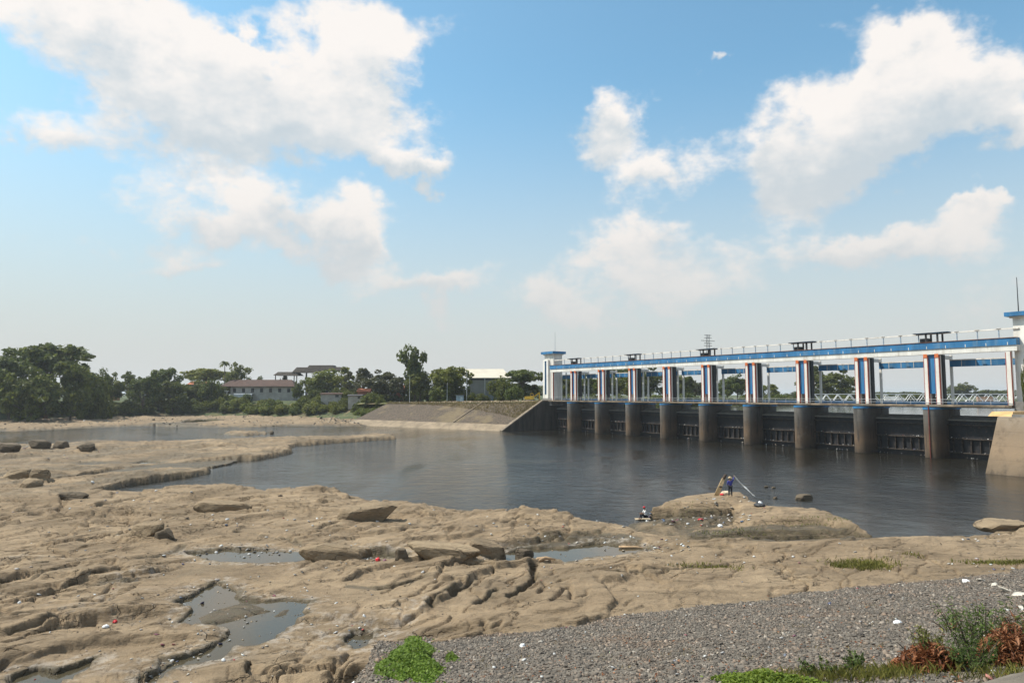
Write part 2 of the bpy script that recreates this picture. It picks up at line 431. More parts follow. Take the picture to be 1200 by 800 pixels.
POOLS = [  # traced pools left standing in the shelf, with their level
    ('pool_water', [(574, 661), (595, 648), (625, 643.5), (665, 643), (698, 637.5), (728, 640.5), (765, 644), (760, 646), (723, 650.5), (686, 654), (665, 660), (630, 658)], .6),
    ('pool_water', [(220, 650), (267, 644), (300, 645), (353, 648.5), (356, 655), (317, 660), (260, 658), (233, 653.5)], .95),
    ('pool_water', [(253, 683), (277, 693), (279, 702), (307, 706), (333, 704), (367, 705), (350, 717), (360, 724), (333, 737), (320, 750), (300, 757), (273, 759), (267, 770), (257, 777),
                    (233, 782), (213, 785), (197, 793), (178, 806), (160, 806), (187, 787), (190, 777), (213, 773), (240, 763), (260, 752), (267, 740), (250, 735), (230, 733), (210, 730), (230, 715), (207, 710)], 1.05),
    ('pool_water', [(5, 806), (20, 795), (43, 787), (67, 790), (110, 775), (105, 787), (90, 795), (67, 806)], 1.05),
    ('pool_water', [(402, 752), (413, 744), (440, 743), (437, 752), (427, 759), (417, 762)], .95),
    ('pool_water', [(83, 545.3), (100, 543.2), (135, 543), (118, 545.5), (95, 547)], .2),
    ('pool_water', [(155, 543.5), (170, 541), (190, 541.5), (188, 543.8), (165, 544.6)], .2),
    ('pool_water', [(212, 494), (225, 491.2), (250, 490.5), (262, 492), (240, 494), (225, 495)], .9),
    ('pool_water', [(362, 656), (395, 652), (430, 650), (455, 650), (482, 652), (470, 657), (430, 658), (395, 658)], .7),
]
PLW = [(gp(p, z), z) for _, p, z in POOLS]
ISLES = [gp(p, 1.05) for p in ([(232, 724), (250, 716), (285, 706), (312, 711), (322, 716), (306, 720), (280, 727), (250, 733), (238, 731)],
                               [(318, 722), (330, 714), (341, 713), (338, 720), (322, 724)])]
CRACKS = [([(117, 592), (150, 587), (193, 582)], .5, .35), ([(175, 604), (235, 603), (285, 599), (300, 596)], .5, .45), ([(280, 623), (307, 628), (333, 632), (353, 637)], .35, .3),
          ([(0, 725), (50, 715), (100, 710)], .4, .3), ([(20, 743), (67, 730), (93, 725), (130, 720)], .35, .4), ([(100, 683), (130, 681), (160, 680)], .3, .25),
          ([(627, 660), (625, 673), (628, 683), (613, 697), (600, 712)], .28, .55), ([(582, 697), (570, 712), (558, 719)], .22, .35), ([(557, 683), (537, 697), (517, 710), (503, 722)], .22, .4),
          ([(713, 677), (740, 673), (780, 669), (845, 664)], .3, .25), ([(0, 607), (40, 603), (45, 600)], .8, .5), ([(27, 597), (60, 592)], .5, .3),
          ([(408, 687), (440, 690), (480, 686), (495, 680)], .25, .3), ([(380, 616), (395, 612), (370, 620)], .4, .3), ([(590, 615), (607, 610), (620, 612)], .4, .4),
          ([(583, 640), (600, 634), (640, 630), (680, 628)], .7, .4), ([(700, 628), (760, 633), (800, 640), (850, 640)], .5, .3), ([(160, 660), (200, 650), (215, 640)], .3, .25),
          ([(40, 665), (100, 655), (150, 640)], .35, .25), ([(0, 690), (60, 676), (110, 662)], .35, .25), ([(440, 612), (500, 616), (560, 612)], .5, .18), ([(60, 635), (110, 622), (150, 622)], .4, .3), ([(0, 526.5), (100, 525), (200, 523.5), (300, 521), (345, 520)], 1.6, .5), ([(120, 533), (220, 531), (330, 526)], 1.2, .3)]
CW = [(gp(p, 1.1), w, d) for p, w, d in CRACKS]

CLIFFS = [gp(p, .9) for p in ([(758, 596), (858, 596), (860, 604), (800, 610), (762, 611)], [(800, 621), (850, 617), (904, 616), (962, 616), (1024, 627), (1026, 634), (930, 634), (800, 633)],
                              [(585, 640), (640, 628), (700, 622), (760, 632), (730, 638), (690, 636), (640, 641), (600, 645)])]   # rock faces coloured darker, the last one mossy
def hrock(x, y):
    x = np.asarray(x, float); y = np.asarray(y, float)
    dist = np.hypot(x, y)
    c, s = math.cos(math.radians(58)), math.sin(math.radians(58))
    a = x * c + y * s; b = -x * s + y * c                       # along and across the beds
    rag = fbm(x * .45, y * .45, 5, 3, .6); rag2 = fbm(x * .06, y * .06, 5, 5, .6)
    z = np.full(x.shape, -3.0); coast = np.full(x.shape, -99.0)
    for i, (poly, hm, w, r) in enumerate(PW):
        d = sdf(x, y, poly) + (rag if r < 2 else rag2) * r
        coast = np.maximum(coast, d)
        if r < 2 and i != 3:                                    # broken edge in two or three layers
            st_ = .42 * sstep(0, .16, d) + .33 * sstep(.0, .16, d - w * .8 - .5 * rag - .25) + .25 * sstep(0, .18, d - w * 2.0 - 1.1 * rag2 - .6 - .5 * rag)
            if i in (1, 2): st_ = .68 * sstep(0, .2, d) + .32 * sstep(0, .4, d - .5 - .5 * rag)
            if i in (5, 6, 7): st_ = .78 * sstep(0, .35, d) + .22 * sstep(0, 1.5, d - 1.2)
            z = np.maximum(z, np.where(d > 0, .03 + hm * st_, d * .55))
        else: z = np.maximum(z, np.where(d > 0, .04 + hm * (1 - np.exp(-d / w)), d * .55))
    land = sstep(0.0, 1.2, coast)
    # ledges: warped beds cut into steps
    wx = fbm(x * .13, y * .13, 3, 21, .4) * 2.0
    bed = fbm(a * .055 + wx * .06, b * .15 + wx * .28, 4, 31, .42) * 2.3
    def cut(q, n, sharp):
        k = np.floor(q * n); fr = q * n - k
        return (k + sstep(sharp, 1.0, fr)) / n
    far = sstep(70, 160, dist)
    mesa = sstep(-1.5, .5, np.maximum(sdf(x, y, PW[1][0]), sdf(x, y, PW[2][0])))
    calm = 1 - .62 * sstep(2, 12, x) * (1 - far)
    amp = (.32 * (1 - far) + .4 * far) * (1 - .45 * mesa) * (calm + (1 - calm) * mesa)
    z = z + land * amp * (cut(bed, 2.1, .80) * .9 + bed * .1)
    ph = (-.6 * x + .8 * y) / (6.5 + 16 * far) + 1.5 * fbm(x * .045, y * .045, 3, 131, .5) + .16 * fbm(x * .3, y * .3, 4, 133, .5)
    kk = np.floor(ph); fr = ph - kk
    msk = np.clip(.45 + 2.2 * fbm(x * .085 + kk * 7.13, y * .085 - kk * 3.7, 2, 135), 0, 1)
    z = z + land * .36 * (1 - .7 * mesa) * (calm * .8 + .2) * msk * sstep(0, .04, fr) * (1 - fr) ** 1.3
    ph = (-.75 * x + .66 * y) / (2.6 + 12 * far) + 1.3 * fbm(x * .1, y * .1, 3, 137, .5) + .12 * fbm(x * .6, y * .6, 3, 139, .5)
    kk = np.floor(ph); fr = ph - kk
    msk = np.clip(-.05 + 2.4 * fbm(x * .16 + kk * 5.13, y * .16 - kk * 2.7, 2, 141), 0, 1)
    z = z + land * .20 * (1 - .6 * mesa) * calm * msk * sstep(0, .07, fr) * (1 - fr) ** 1.3
    bed2 = fbm(a * .16 + wx * .1 + 7, b * .42 + wx * .2, 3, 37, .4) * 2.0
    z = z + land * .07 * calm * (1 - .5 * mesa) * (1 - .6 * far) * (cut(bed2, 2.3, .72) * .85 + bed2 * .15)
    z = z + land * (.05 * fbm(x * .35, y * .35, 4, 41) + .025 * fbm(a * .8, b * 2.2, 4, 51, .6))
    rid = 1 - np.abs(fbm(a * .10 + wx * .1, b * .30 + wx * .25, 4, 61, .55)) * 4.5
    z = z - land * .26 * sstep(.84, 1.0, rid) * sstep(-.1, .25, fbm(x * .2, y * .2, 2, 67))   # joints along the beds
    rid = 1 - np.abs(fbm(x * .5, y * .5, 3, 63, .5)) * 6
    z = z - land * .04 * calm * sstep(.82, 1.0, rid) * (dist < 90)
    z = z + land * .022 * fbm(x * 1.6, y * 1.6, 4, 71, .6) * (dist < 130)
    sc_ = 1 + 2.2 * far
    f1, f2, pid, ox, oy = worley((a + 1.6 * fbm(x * .22, y * .22, 3, 161)) / (5.2 * sc_), (b + 1.1 * fbm(x * .3, y * .3, 4, 163)) / (2.3 * sc_), 7)
    jm = sstep(-.12, .3, fbm(x * .11, y * .11, 3, 165))
    plate = (pid - .5) * .30 + (ox * np.cos(pid * 40) + oy * np.sin(pid * 40)) * .22
    z = z + land * (calm * .9 + .1) * plate * (.35 + .65 * jm)
    z = z - land * (calm * .8 + .2) * .20 * jm * (1 - sstep(.015, .075, f2 - f1)) * (1 - .5 * far)
    g1, g2, gid, _, _ = worley((a + .8 * fbm(x * .5, y * .5, 3, 167)) / 1.9, (b + .5 * fbm(x * .6, y * .6, 3, 169)) / .85, 9)
    jm2 = sstep(.08, .4, fbm(x * .17 + 9, y * .17, 3, 171)) * (1 - far)
    z = z + land * calm * jm2 * ((gid - .5) * .14 - .08 * (1 - sstep(.02, .1, g2 - g1)))
    for pts, w, d in CW:
        dd = line_d(x + rag * .5, y + fbm(x * .6, y * .6, 3, 81) * .5, pts)
        z = z - d * (1 - sstep(w * .25, w * 1.0, dd)) * land
        z = z + d * .35 * np.exp(-((dd - w * 1.6) / (w * 1.2)) ** 2) * land * .5
    wet_dark = (1 - sstep(.15, .75, z + .25 * rag)) * 1.0
    for i in (5, 6, 7): wet_dark = np.maximum(wet_dark, .62 * sstep(-1, 1, sdf(x, y, PW[i][0])) * sstep(-.25, .3, fbm(a * .05, b * .3, 4, 151)))
    for poly in CLIFFS: wet_dark = np.maximum(wet_dark, .95 * sstep(-.5, .4, sdf(x, y, poly) + rag * .8))  # cliff faces coloured darker inside their outlines
    pool_d = np.full(x.shape, -99.0)
    for poly, zp in PLW:
        sc = np.clip(dist / 60, .25, 2.5)
        d = sdf(x, y, poly) + (rag * .55 + fbm(x * 2.1, y * 2.1, 3, 91) * .3) * sc
        wgt = np.exp(-(np.maximum(-d, 0) / (2.2 * sc)) ** 2)
        rim = z + (zp + .16 + .45 * (z - 1.15) * (dist < 70) - z) * wgt * .9
        rim = np.maximum(rim, zp + .06 + .05 * rag)
        near = d > -5.5 * sc
        rim = np.where(d > -.9 * sc, rim, np.where(d > -1.2 * sc, np.maximum(rim, zp + .04), z + (rim - z) * (wgt > .002)))
        z = np.where(near, rim, z)
        z = np.where(near, rim + (zp - .28 - rim) * sstep(-.22 * sc, .22 * sc, d), z)
        pool_d = np.maximum(pool_d, d / sc)
    for poly in ISLES:
        d = sdf(x, y, poly) + rag * .3
        z = np.maximum(z, np.where(d > -.5, .85 + .32 * sstep(-.5, .5, d), -9))
    wet_dark = np.maximum(wet_dark, (1 - sstep(.0, .9, -pool_d + .4 * rag)) * .95)
    for pts, w, d in CW: wet_dark = np.maximum(wet_dark, .8 * (1 - sstep(.1, .45, line_d(x + rag * .5, y, pts))) * (dist < 80))  # traced cracks coloured darker along their lines
    tone = pid * .7 + gid * .3 * jm2
    return z, wet_dark, coast, pool_d, tone

ys = np.concatenate([np.arange(474, 530, .4), np.arange(530, 600, .42), np.arange(600, 700, .5), np.arange(700, 806, .7), np.arange(806, 1000, 6)])
xs = np.concatenate([np.arange(-330, -20, 6), np.arange(-20, 1220, 1.9), np.arange(1220, 1500, 6)])
PX, PY = np.meshgrid(xs, ys)
XY = G(PX, PY, .8)
X, Y = XY[..., 0].ravel(), XY[..., 1].ravel()
Z, WET_DARK, COAST, POOLD, TONE = hrock(X, Y)
nx, ny = len(xs), len(ys)
idx = np.arange(nx * ny).reshape(ny, nx)
FQ = np.stack([idx[1:, :-1], idx[1:, 1:], idx[:-1, 1:], idx[:-1, :-1]], -1).reshape(-1, 4)
keep = (Z[FQ].max(1) > -1.2)
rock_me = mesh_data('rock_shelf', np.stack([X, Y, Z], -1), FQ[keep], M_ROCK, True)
salt = sstep(.0, .5, 1 - np.abs((POOLD + .9) / .9)) * (Y < 60)
tmp = fbm(X * .12, Y * .12, 3, 101)
salt = np.maximum(salt * .9, sstep(.18, .4, tmp) * (X < -4) * (Y < 45) * .8)
for nm, arr in (('wet_dark', WET_DARK), ('salt', salt), ('tone', TONE)):
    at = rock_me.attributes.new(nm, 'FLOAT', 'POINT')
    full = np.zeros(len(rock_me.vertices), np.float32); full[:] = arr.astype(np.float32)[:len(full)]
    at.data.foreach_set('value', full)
rock = kind(obj('rock_shelf', rock_me), 'structure')

ZG = Z.reshape(ny, nx)
def hfast(x, y):
    """height of the finished shelf, read back from its grid"""
    x = np.asarray(x, float); y = np.asarray(y, float)
    zc = .8 - CAMH; fd_ = y * cT + zc * sT
    px_ = 600 + F * x / fd_; py_ = 400 - F * (-y * sT + zc * cT) / fd_
    i = np.clip(np.interp(px_, xs, np.arange(nx)), 0, nx - 1.001); j = np.clip(np.interp(py_, ys, np.arange(ny)), 0, ny - 1.001)
    i0 = i.astype(int); j0 = j.astype(int); fi = i - i0; fj = j - j0
    return (ZG[j0, i0] * (1 - fi) + ZG[j0, i0 + 1] * fi) * (1 - fj) + (ZG[j0 + 1, i0] * (1 - fi) + ZG[j0 + 1, i0 + 1] * fi) * fj
def zrock(x, y): return float(hfast(np.array([x]), np.array([y]))[0])
def on_rock(px, py, z0=1.1):
    """the point of the shelf that a pixel shows"""
    z = z0
    for _ in range(6):
        x, y = G(px, py, z); z = .5 * z + .5 * max(zrock(x, y), 0)
    x, y = G(px, py, z)
    return float(x), float(y), zrock(x, y)

# pools: flat sheets at their own level
for nm, p, z in POOLS:
    w = np.array(gp(p, z)); c = w.mean(0)
    sc = min(max(np.hypot(*c) / 60, .3), 2.5)
    ex = []
    for i in range(len(w)):
        e0 = w[i] - w[i - 1]; e1 = w[(i + 1) % len(w)] - w[i]
        nrm = np.array([e0[1], -e0[0]]) / (np.hypot(*e0) + 1e-9) + np.array([e1[1], -e1[0]]) / (np.hypot(*e1) + 1e-9)
        area = sum(w[j][0] * w[(j + 1) % len(w)][1] - w[(j + 1) % len(w)][0] * w[j][1] for j in range(len(w)))
        nrm *= (1 if area > 0 else -1); L = np.hypot(*nrm)
        ex.append(w[i] + nrm / max(L, .3) * .5 * sc)
    bm = bmesh.new()
    vs = [bm.verts.new((q[0], q[1], z)) for q in ex]
    fc = bm.faces.new(vs); fc.normal_update()
    if fc.normal.z < 0: fc.normal_flip()
    bmesh.ops.triangulate(bm, faces=bm.faces[:])
    me = bpy.data.meshes.new('pool_water'); bm.to_mesh(me); bm.free(); me.materials.append(M_POOL)
    kind(obj('pool_water', me), 'structure')

# ------------------------------------------------------------------ rivers
D = np.array([-0.5464, 0.8375]); N = np.array([0.8375, 0.5464])      # along the weir (to its far end), upstream
P0 = np.array([75.61, 124.71]); SP = 13.2925
def wl(u, v): q = P0 + D * u + N * v; return float(q[0]), float(q[1])

kind(obj('river_water', mesh_data('river_water', [(-900, -30, 0), (150, -30, 0), (150, 420, 0), (-900, 420, 0)], [(0, 1, 2, 3)], M_RIVER)), 'structure')
a = wl(-SP - 4, 4.7); b = wl(9 * SP + 4, 4.7)
kind(obj('reservoir_water', mesh_data('reservoir_water', [(*wl(-SP - 60, 4.75), 6.7), (*wl(-SP - 60, 700), 6.7), (*wl(9 * SP + 6, 700), 6.7), (*wl(9 * SP + 2.5, 4.75), 6.7)], [(0, 1, 2, 3)], M_RES)), 'structure')

# ------------------------------------------------------------------ ground sheet with the valley cut into it
m, t, b = new_mat('bank_ground')
geo = t.n('ShaderNodeNewGeometry'); Pn = geo.outputs['Position']
n1 = t.noise(Pn, .05, 6, .6); n2 = t.noise(Pn, .35, 6, .65)
sepn = t.n('ShaderNodeSeparateXYZ'); m.node_tree.links.new(geo.outputs['Normal'], sepn.inputs[0])
cg = t.mix(t.map(n2, .35, .65), (0.035, 0.05, 0.016), (0.07, 0.085, 0.026))
cg = t.mix(t.map(n1, .55, .7), cg, (0.12, 0.085, 0.05))
cg = t.mix(t.m('MULTIPLY', t.map(n2, .5, .62), t.map(sepn.outputs[2], .97, .9)), cg, (0.2, 0.12, 0.07))
t.put(b.inputs['Base Color'], cg); b.inputs['Roughness'].default_value = .95
bp = t.n('ShaderNodeBump'); bp.inputs['Distance'].default_value = .4; t.put(bp.inputs['Height'], n2); t.put(b.inputs['Normal'], bp.outputs[0])
M_GROUND = m
FOOT = [(-900, -60), (-420, 190), (-240, 236), (-197, 263), (-191, 300), (-166, 330), (-120, 322), (-80, 300), (-62, 272), (-30, 262), (8, 236)]
RIVER = FOOT + [tuple(P0 + D * (9 * SP + 3) + N * 8), tuple(P0 + D * (9 * SP + 5) + N * 520), tuple(P0 - D * (SP + 40) + N * 520), tuple(P0 - D * (SP + 4) + N * 14), (86, 100), (74, 62), (60, 48), (30, 20), (0, 8), (-14, 8), (-60, -60)]
def hground(x, y):
    d = sdf(x, y, RIVER) + fbm(x * .03, y * .03, 4, 201) * 4
    up = np.clip(-d, -8, 400)
    z = np.where(up < 0, -3 + 0 * up, 1.4 + 7.0 * sstep(0, 20, up) + .25 * fbm(x * .12, y * .12, 4, 203))
    z = np.where(up < 0, np.maximum(-3, 1.4 + up * .55), z)
    z = z + sstep(60, 400, up) * (1.0 + 2.5 * fbm(x * .004, y * .004, 3, 207))
    z = np.where((y < 45) & (x > -40) & (x < 130), np.minimum(z, 1.0 + np.clip((30 - y) * .1, 0, 5)), z)   # the near slope is laid over it
    return z
def axis(a, b, step, lo, hi):
    core = np.arange(a, b + .1, step); out = []; s = step; q = b
    while q < hi: s *= 1.25; q += s; out.append(q)
    inn = []; s = step; q = a
    while q > lo: s *= 1.25; q -= s; inn.append(q)
    return np.array(inn[::-1] + list(core) + out)
gx = axis(-330, 420, 4.0, -6000, 6000); gy = axis(-30, 520, 4.0, -3000, 9000)
GX, GY = np.meshgrid(gx, gy); GZ = hground(GX.ravel(), GY.ravel())
ii = np.arange(GX.size).reshape(GX.shape)
GF = np.stack([ii[:-1, :-1], ii[:-1, 1:], ii[1:, 1:], ii[1:, :-1]], -1).reshape(-1, 4)
kind(obj('ground', mesh_data('ground', np.stack([GX.ravel(), GY.ravel(), GZ], -1), GF, M_GROUND, True)), 'structure')
GZG = GZ.reshape(GX.shape)
def zground(x, y):
    i = min(max(np.interp(x, gx, np.arange(len(gx))), 0), len(gx) - 1.001); j = min(max(np.interp(y, gy, np.arange(len(gy))), 0), len(gy) - 1.001)
    i0, j0 = int(i), int(j); fi, fj = i - i0, j - j0
    return float((GZG[j0, i0] * (1 - fi) + GZG[j0, i0 + 1] * fi) * (1 - fj) + (GZG[j0 + 1, i0] * (1 - fi) + GZG[j0 + 1, i0 + 1] * fi) * fj)

# ------------------------------------------------------------------ the near bank: stone-pitched slope
RA = np.array(G(440, 745, 1.15)); RB = np.array(G(1200, 662, 1.15))
rd = (RB - RA) / np.hypot(*(RB - RA)); rn = np.array([rd[1], -rd[0]])
def hslope(x, y):
    df = (x - RA[0]) * rn[0] + (y - RA[1]) * rn[1] + .25 * fbm(x * .3, y * .3, 3, 301)
    dl = (x - (RA[0] + .02 * (RA[1] - y))) * 1.0 + .15 * fbm(x * .9, y * .9, 3, 303)
    z = 1.0 + np.minimum(np.minimum(df * .235, 9.0), np.where(dl < 1.6, dl * 1.35, 2.2 + (dl - 1.6) * .6))
    z = z + sstep(11, 3, y) * 2.5
    return np.maximum(np.minimum(z, 9.7), .2) + .05 * fbm(x * .5, y * .5, 3, 305)
sx = np.linspace(-10, 95, 300); sy = np.linspace(-12, 68, 240)
SX, SY = np.meshgrid(sx, sy)
SZ = hslope(SX.ravel(), SY.ravel())
si = np.arange(SX.size).reshape(SX.shape)
SF = np.stack([si[:-1, :-1], si[:-1, 1:], si[1:, 1:], si[1:, :-1]], -1).reshape(-1, 4)
SF = SF[SZ[SF].max(1) > .95]
slope = kind(obj('bank_slope', mesh_data('bank_slope', np.stack([SX.ravel(), SY.ravel(), SZ], -1), SF, M_MORTAR, True)), 'structure')

def ico():
    bm = bmesh.new(); bmesh.ops.create_icosphere(bm, subdivisions=1, radius=1)
    v = np.array([q.co[:] for q in bm.verts]); f = np.array([[q.index for q in fc.verts] for fc in bm.faces]); bm.free()
    return v, f
IV, IF = ico()
def scatter(name, mat, xyz, size, flat=.6, seed=1, lo=.55, parent=None):
    r = np.random.default_rng(seed); n = len(xyz)
    s = size[:, None] * np.stack([r.uniform(.75, 1.35, n), r.uniform(.7, 1.2, n), r.uniform(flat * .7, flat * 1.2, n)], -1)
    an = r.uniform(0, 6.28, n); ti = r.normal(0, .3, (n, 2))
    v = IV[None] * r.uniform(lo, 1.25, (n, len(IV), 1)) * s[:, None]
    v[..., 2] += ti[:, None, 0] * v[..., 0] + ti[:, None, 1] * v[..., 1]
    ca, sa = np.cos(an)[:, None], np.sin(an)[:, None]
    vx = v[..., 0] * ca - v[..., 1] * sa; vy = v[..., 0] * sa + v[..., 1] * ca
    v = np.stack([vx, vy, v[..., 2]], -1) + xyz[:, None]
    f = IF[None] + (np.arange(n) * len(IV))[:, None, None]
    return obj(name, mesh_data(name, v.reshape(-1, 3), f.reshape(-1, 3), mat), parent)
# stones all over the slope that is in view
cand = nr.uniform(0, 1, (260000, 2)); qx = -9 + cand[:, 0] * 62; qy = 9 + cand[:, 1] * 37
zz = hslope(qx, qy)
fd = qy * cT + (zz - CAMH) * sT; ppx = 600 + F * qx / fd; ppy = 400 - F * (-qy * sT + (zz - CAMH) * cT) / fd
df = (qx - RA[0]) * rn[0] + (qy - RA[1]) * rn[1]
ok = (ppx > 380) & (ppx < 1260) & (ppy < 840) & (zz > 1.02) & (df > -.2)
q = np.stack([qx, qy, zz], -1)[ok]
q = q[:88000]
sz = np.clip(nr.exponential(.017, len(q)) + .019, .019, .11)
q[:, 2] += .01
st = scatter('pitching_stone', M_STONE, q, sz, .45, 5, parent=slope)
kind(st, 'stuff')
print('stones', len(q))

# ------------------------------------------------------------------ the weir
M_WHITE = paint('white_paint', (0.74, 0.71, 0.66), .7, .16, .5, (0.36, 0.30, 0.24), .6, streak=True)
M_BLUE = paint('blue_paint', (0.028, 0.165, 0.36), .6, .3, .5, (0.13, 0.22, 0.31), .75, streak=True)
M_RED = paint('red_paint', (0.42, 0.075, 0.04), .6, .3, 1.5, (0.3, 0.14, 0.1), .4)
M_ORANGE = paint('orange_paint', (0.62, 0.16, 0.05), .6, .2, 1.5)
M_PIER = paint('stained_concrete', (0.095, 0.064, 0.038), .9, .5, .4, (0.026, 0.024, 0.022), .85, .04, 4, streak=True)
m, t, b = new_mat('pier_concrete'); geo = t.n('ShaderNodeNewGeometry'); Pn = geo.outputs['Position']; sz3 = t.n('ShaderNodeSeparateXYZ'); m.node_tree.links.new(Pn, sz3.inputs[0])
st_ = t.vm('MULTIPLY', Pn, (1, 1, .14)); ns = t.noise(st_, .9, 7, .65); nb = t.noise(Pn, .7, 7, .68); zn = t.m('ADD', sz3.outputs[2], t.m('MULTIPLY', t.m('SUBTRACT', ns, .5), 5.0))
cp_ = t.ramp(t.map(zn, -.5, 9.0, 0, 1, False), [(0, (0.03, 0.024, 0.018)), (.12, (0.085, 0.058, 0.036)), (.3, (0.13, 0.082, 0.048)), (.55, (0.085, 0.062, 0.045)), (.8, (0.10, 0.09, 0.08)), (1, (0.14, 0.13, 0.12))])
cp_ = t.mix(t.m('MULTIPLY', t.map(ns, .5, .68), .8), cp_, (0.025, 0.022, 0.02)); cp_ = t.mix(t.m('MULTIPLY', t.map(nb, .56, .72), .55), cp_, (0.17, 0.14, 0.11))
jt = t.map(t.m('PINGPONG', sz3.outputs[2], .75), .0, .05, 1, 0); cp_ = t.mix(t.m('MULTIPLY', jt, .35), cp_, (0.03, 0.026, 0.022))
t.put(b.inputs['Base Color'], cp_); b.inputs['Roughness'].default_value = .92; bp = t.n('ShaderNodeBump'); bp.inputs['Distance'].default_value = .08; t.put(bp.inputs['Height'], t.m('SUBTRACT', nb, t.m('MULTIPLY', jt, .3))); t.put(b.inputs['Normal'], bp.outputs[0])
M_PIER = m
M_WALL = paint('dark_wall', (0.055, 0.046, 0.038), .9, .5, .5, (0.025, 0.022, 0.02), .7, .03, 4, streak=True)
M_GATE = paint('black_steel', (0.012, 0.012, 0.015), .55, .4, .8, (0.07, 0.045, 0.03), .5, .01, 8)
M_RIB = paint('rusty_steel', (0.045, 0.034, 0.027), .8, .6, 1.2, (0.16, 0.125, 0.10), .6)
M_LEDGE = paint('dusty_steel', (0.22, 0.195, 0.165), .85, .3, .8)
M_DECK = paint('old_deck', (0.12, 0.10, 0.085), .9, .4, .8, (0.05, 0.04, 0.035), .6)
M_STEEL = paint('grey_steel', (0.42, 0.43, 0.44), .5, .2, 2)
M_DARK = paint('dark_metal', (0.03, 0.032, 0.036), .6, .3, 2)
M_CONC = paint('pale_concrete', (0.25, 0.195, 0.135), .92, .3, .35, (0.16, 0.12, 0.085), .6, .05, 3)
M_GREYC = paint('grey_concrete', (0.22, 0.205, 0.19), .92, .3, .6, (0.14, 0.13, 0.12), .5, .03, 5)

weir = empty('weir', (float(P0[0]), float(P0[1]), 0), math.atan2(D[1], D[0]))
tag(weir, 'long river weir with ten gates, round piers and a blue and white beam', 'weir')
def lb(mb, u0, u1, v0, v1, z0, z1): return mb.box(u0, u1, -v1, -v0, z0, z1)
def share(name, me, us, parent=weir, z=0.0, y=0.0):
    return [obj(name, me, parent, (u, y, z)) for u in us]
PU = [k * SP for k in range(9)]
# piers: round nose downstream and upstream
R_ = 1.38
nose = [(R_ * math.sin(a_), -(R_ - R_ * math.cos(a_))) for a_ in np.linspace(-math.pi / 2, math.pi / 2, 19)]
poly = [(x, y) for x, y in nose] + [(R_, -9.0), (R_ * .5, -10.4), (-R_ * .5, -10.4), (-R_, -9.0)]
poly = poly[::-1]
pier_me = MB().prism(poly, -2.5, 8.72).me('pier', M_PIER)
cap_me = MB().prism([(x * 1.05, (y + R_) * 1.05 - R_) for x, y in poly], 8.723, 9.09).me('pier_cap', M_BLUE)
for o in share('pier', pier_me, PU): obj('pier_cap', cap_me, o)
# columns: four legs and a blue panel on each pier
leg_f = lb(MB(), -.36, .36, 2.0, 2.9, 9.62, 18.78).me('leg', M_WHITE)
leg_r = lb(MB(), -.3, .3, 3.6, 4.5, 9.62, 18.78).me('leg', M_DARK)  # rear legs: their shade is put into the colour by a dark material
leg_b = lb(MB(), -.22, .22, 7.24, 7.55, 9.62, 18.78).me('leg', M_WHITE)
stripe_r = lb(MB(), -.375, -.362, 1.985, 2.45, 9.63, 18.6).me('stripe', M_RED)
stripe_l = lb(MB(), .29, .375, 1.98, 2.05, 9.63, 18.6).me('stripe', M_RED)
stripe_m = lb(MB(), -.375, -.30, 1.98, 1.998, 9.63, 18.6).me('stripe', M_RED)
capi = lb(MB(), -.40, .40, 1.9, 2.4, 17.9, 18.75).me('capital', M_ORANGE)
capi = MB().box(-.33, .33, -2.3, -1.93, 18.2, 18.9).me('capital', M_ORANGE)
panel = lb(MB(), -.66, .66, 2.35, 2.6, 11.6, 18.78).me('panel', M_BLUE)
tie = lb(MB(), -.25, .25, 4.52, 7.23, 17.97, 18.6).me('tie_beam', M_WHITE)
for u in PU:
    for s in (-1, 1):
        lg = obj('leg', leg_f, weir, (u + s * .98, 0, 0))
        obj('stripe', stripe_r, lg); obj('stripe', stripe_l, lg); obj('stripe', stripe_m, lg)
        obj('capital', capi, lg)
        obj('leg', leg_r, weir, (u + s * .98, 0, 0))
        obj('leg', leg_b, weir, (u + s * .98, 0, 0))
        obj('tie_beam', tie, weir, (u + s * .98, 0, 0))
    obj('panel', panel, weir, (u, 0, 0))
U_R, U_L = -SP - .4, 9 * SP - 1.2
lg = obj('leg', leg_f, weir, (-SP + 1.0, 0, 0)); obj('stripe', stripe_l, lg); obj('stripe', stripe_r, lg)
lg = obj('leg', leg_f, weir, (9 * SP - 2.3, 0, 0)); obj('stripe', stripe_r, lg); obj('stripe', stripe_l, lg)
for q in (5.6, 7.6): obj('leg', leg_b, weir, (9 * SP - 2.6, -(q - 7.4), 0))
# main beam, white below, blue above, rust-coloured walkway edge
lb(MB(), U_R, U_L, 1.95, 3.4, 18.8, 19.78).obj('beam', M_WHITE, weir)
lb(MB(), U_R, U_L, 1.80, 3.6, 19.783, 20.98).obj('blue_beam', M_BLUE, weir)
for k in range(40):
    u = U_R + 1.2 + k * (U_L - U_R - 2) / 40
    lb(MB(), u, u + .1, 1.77, 1.797, 19.79, 20.3).obj('beam_rib', M_WHITE, weir)
lb(MB(), U_R, U_L, 1.7, 3.62, 20.983, 21.08).obj('walkway', paint('rusty_walkway', (0.20, 0.085, 0.05), .9, .5, .5, (0.05, 0.04, 0.04), .7), weir)
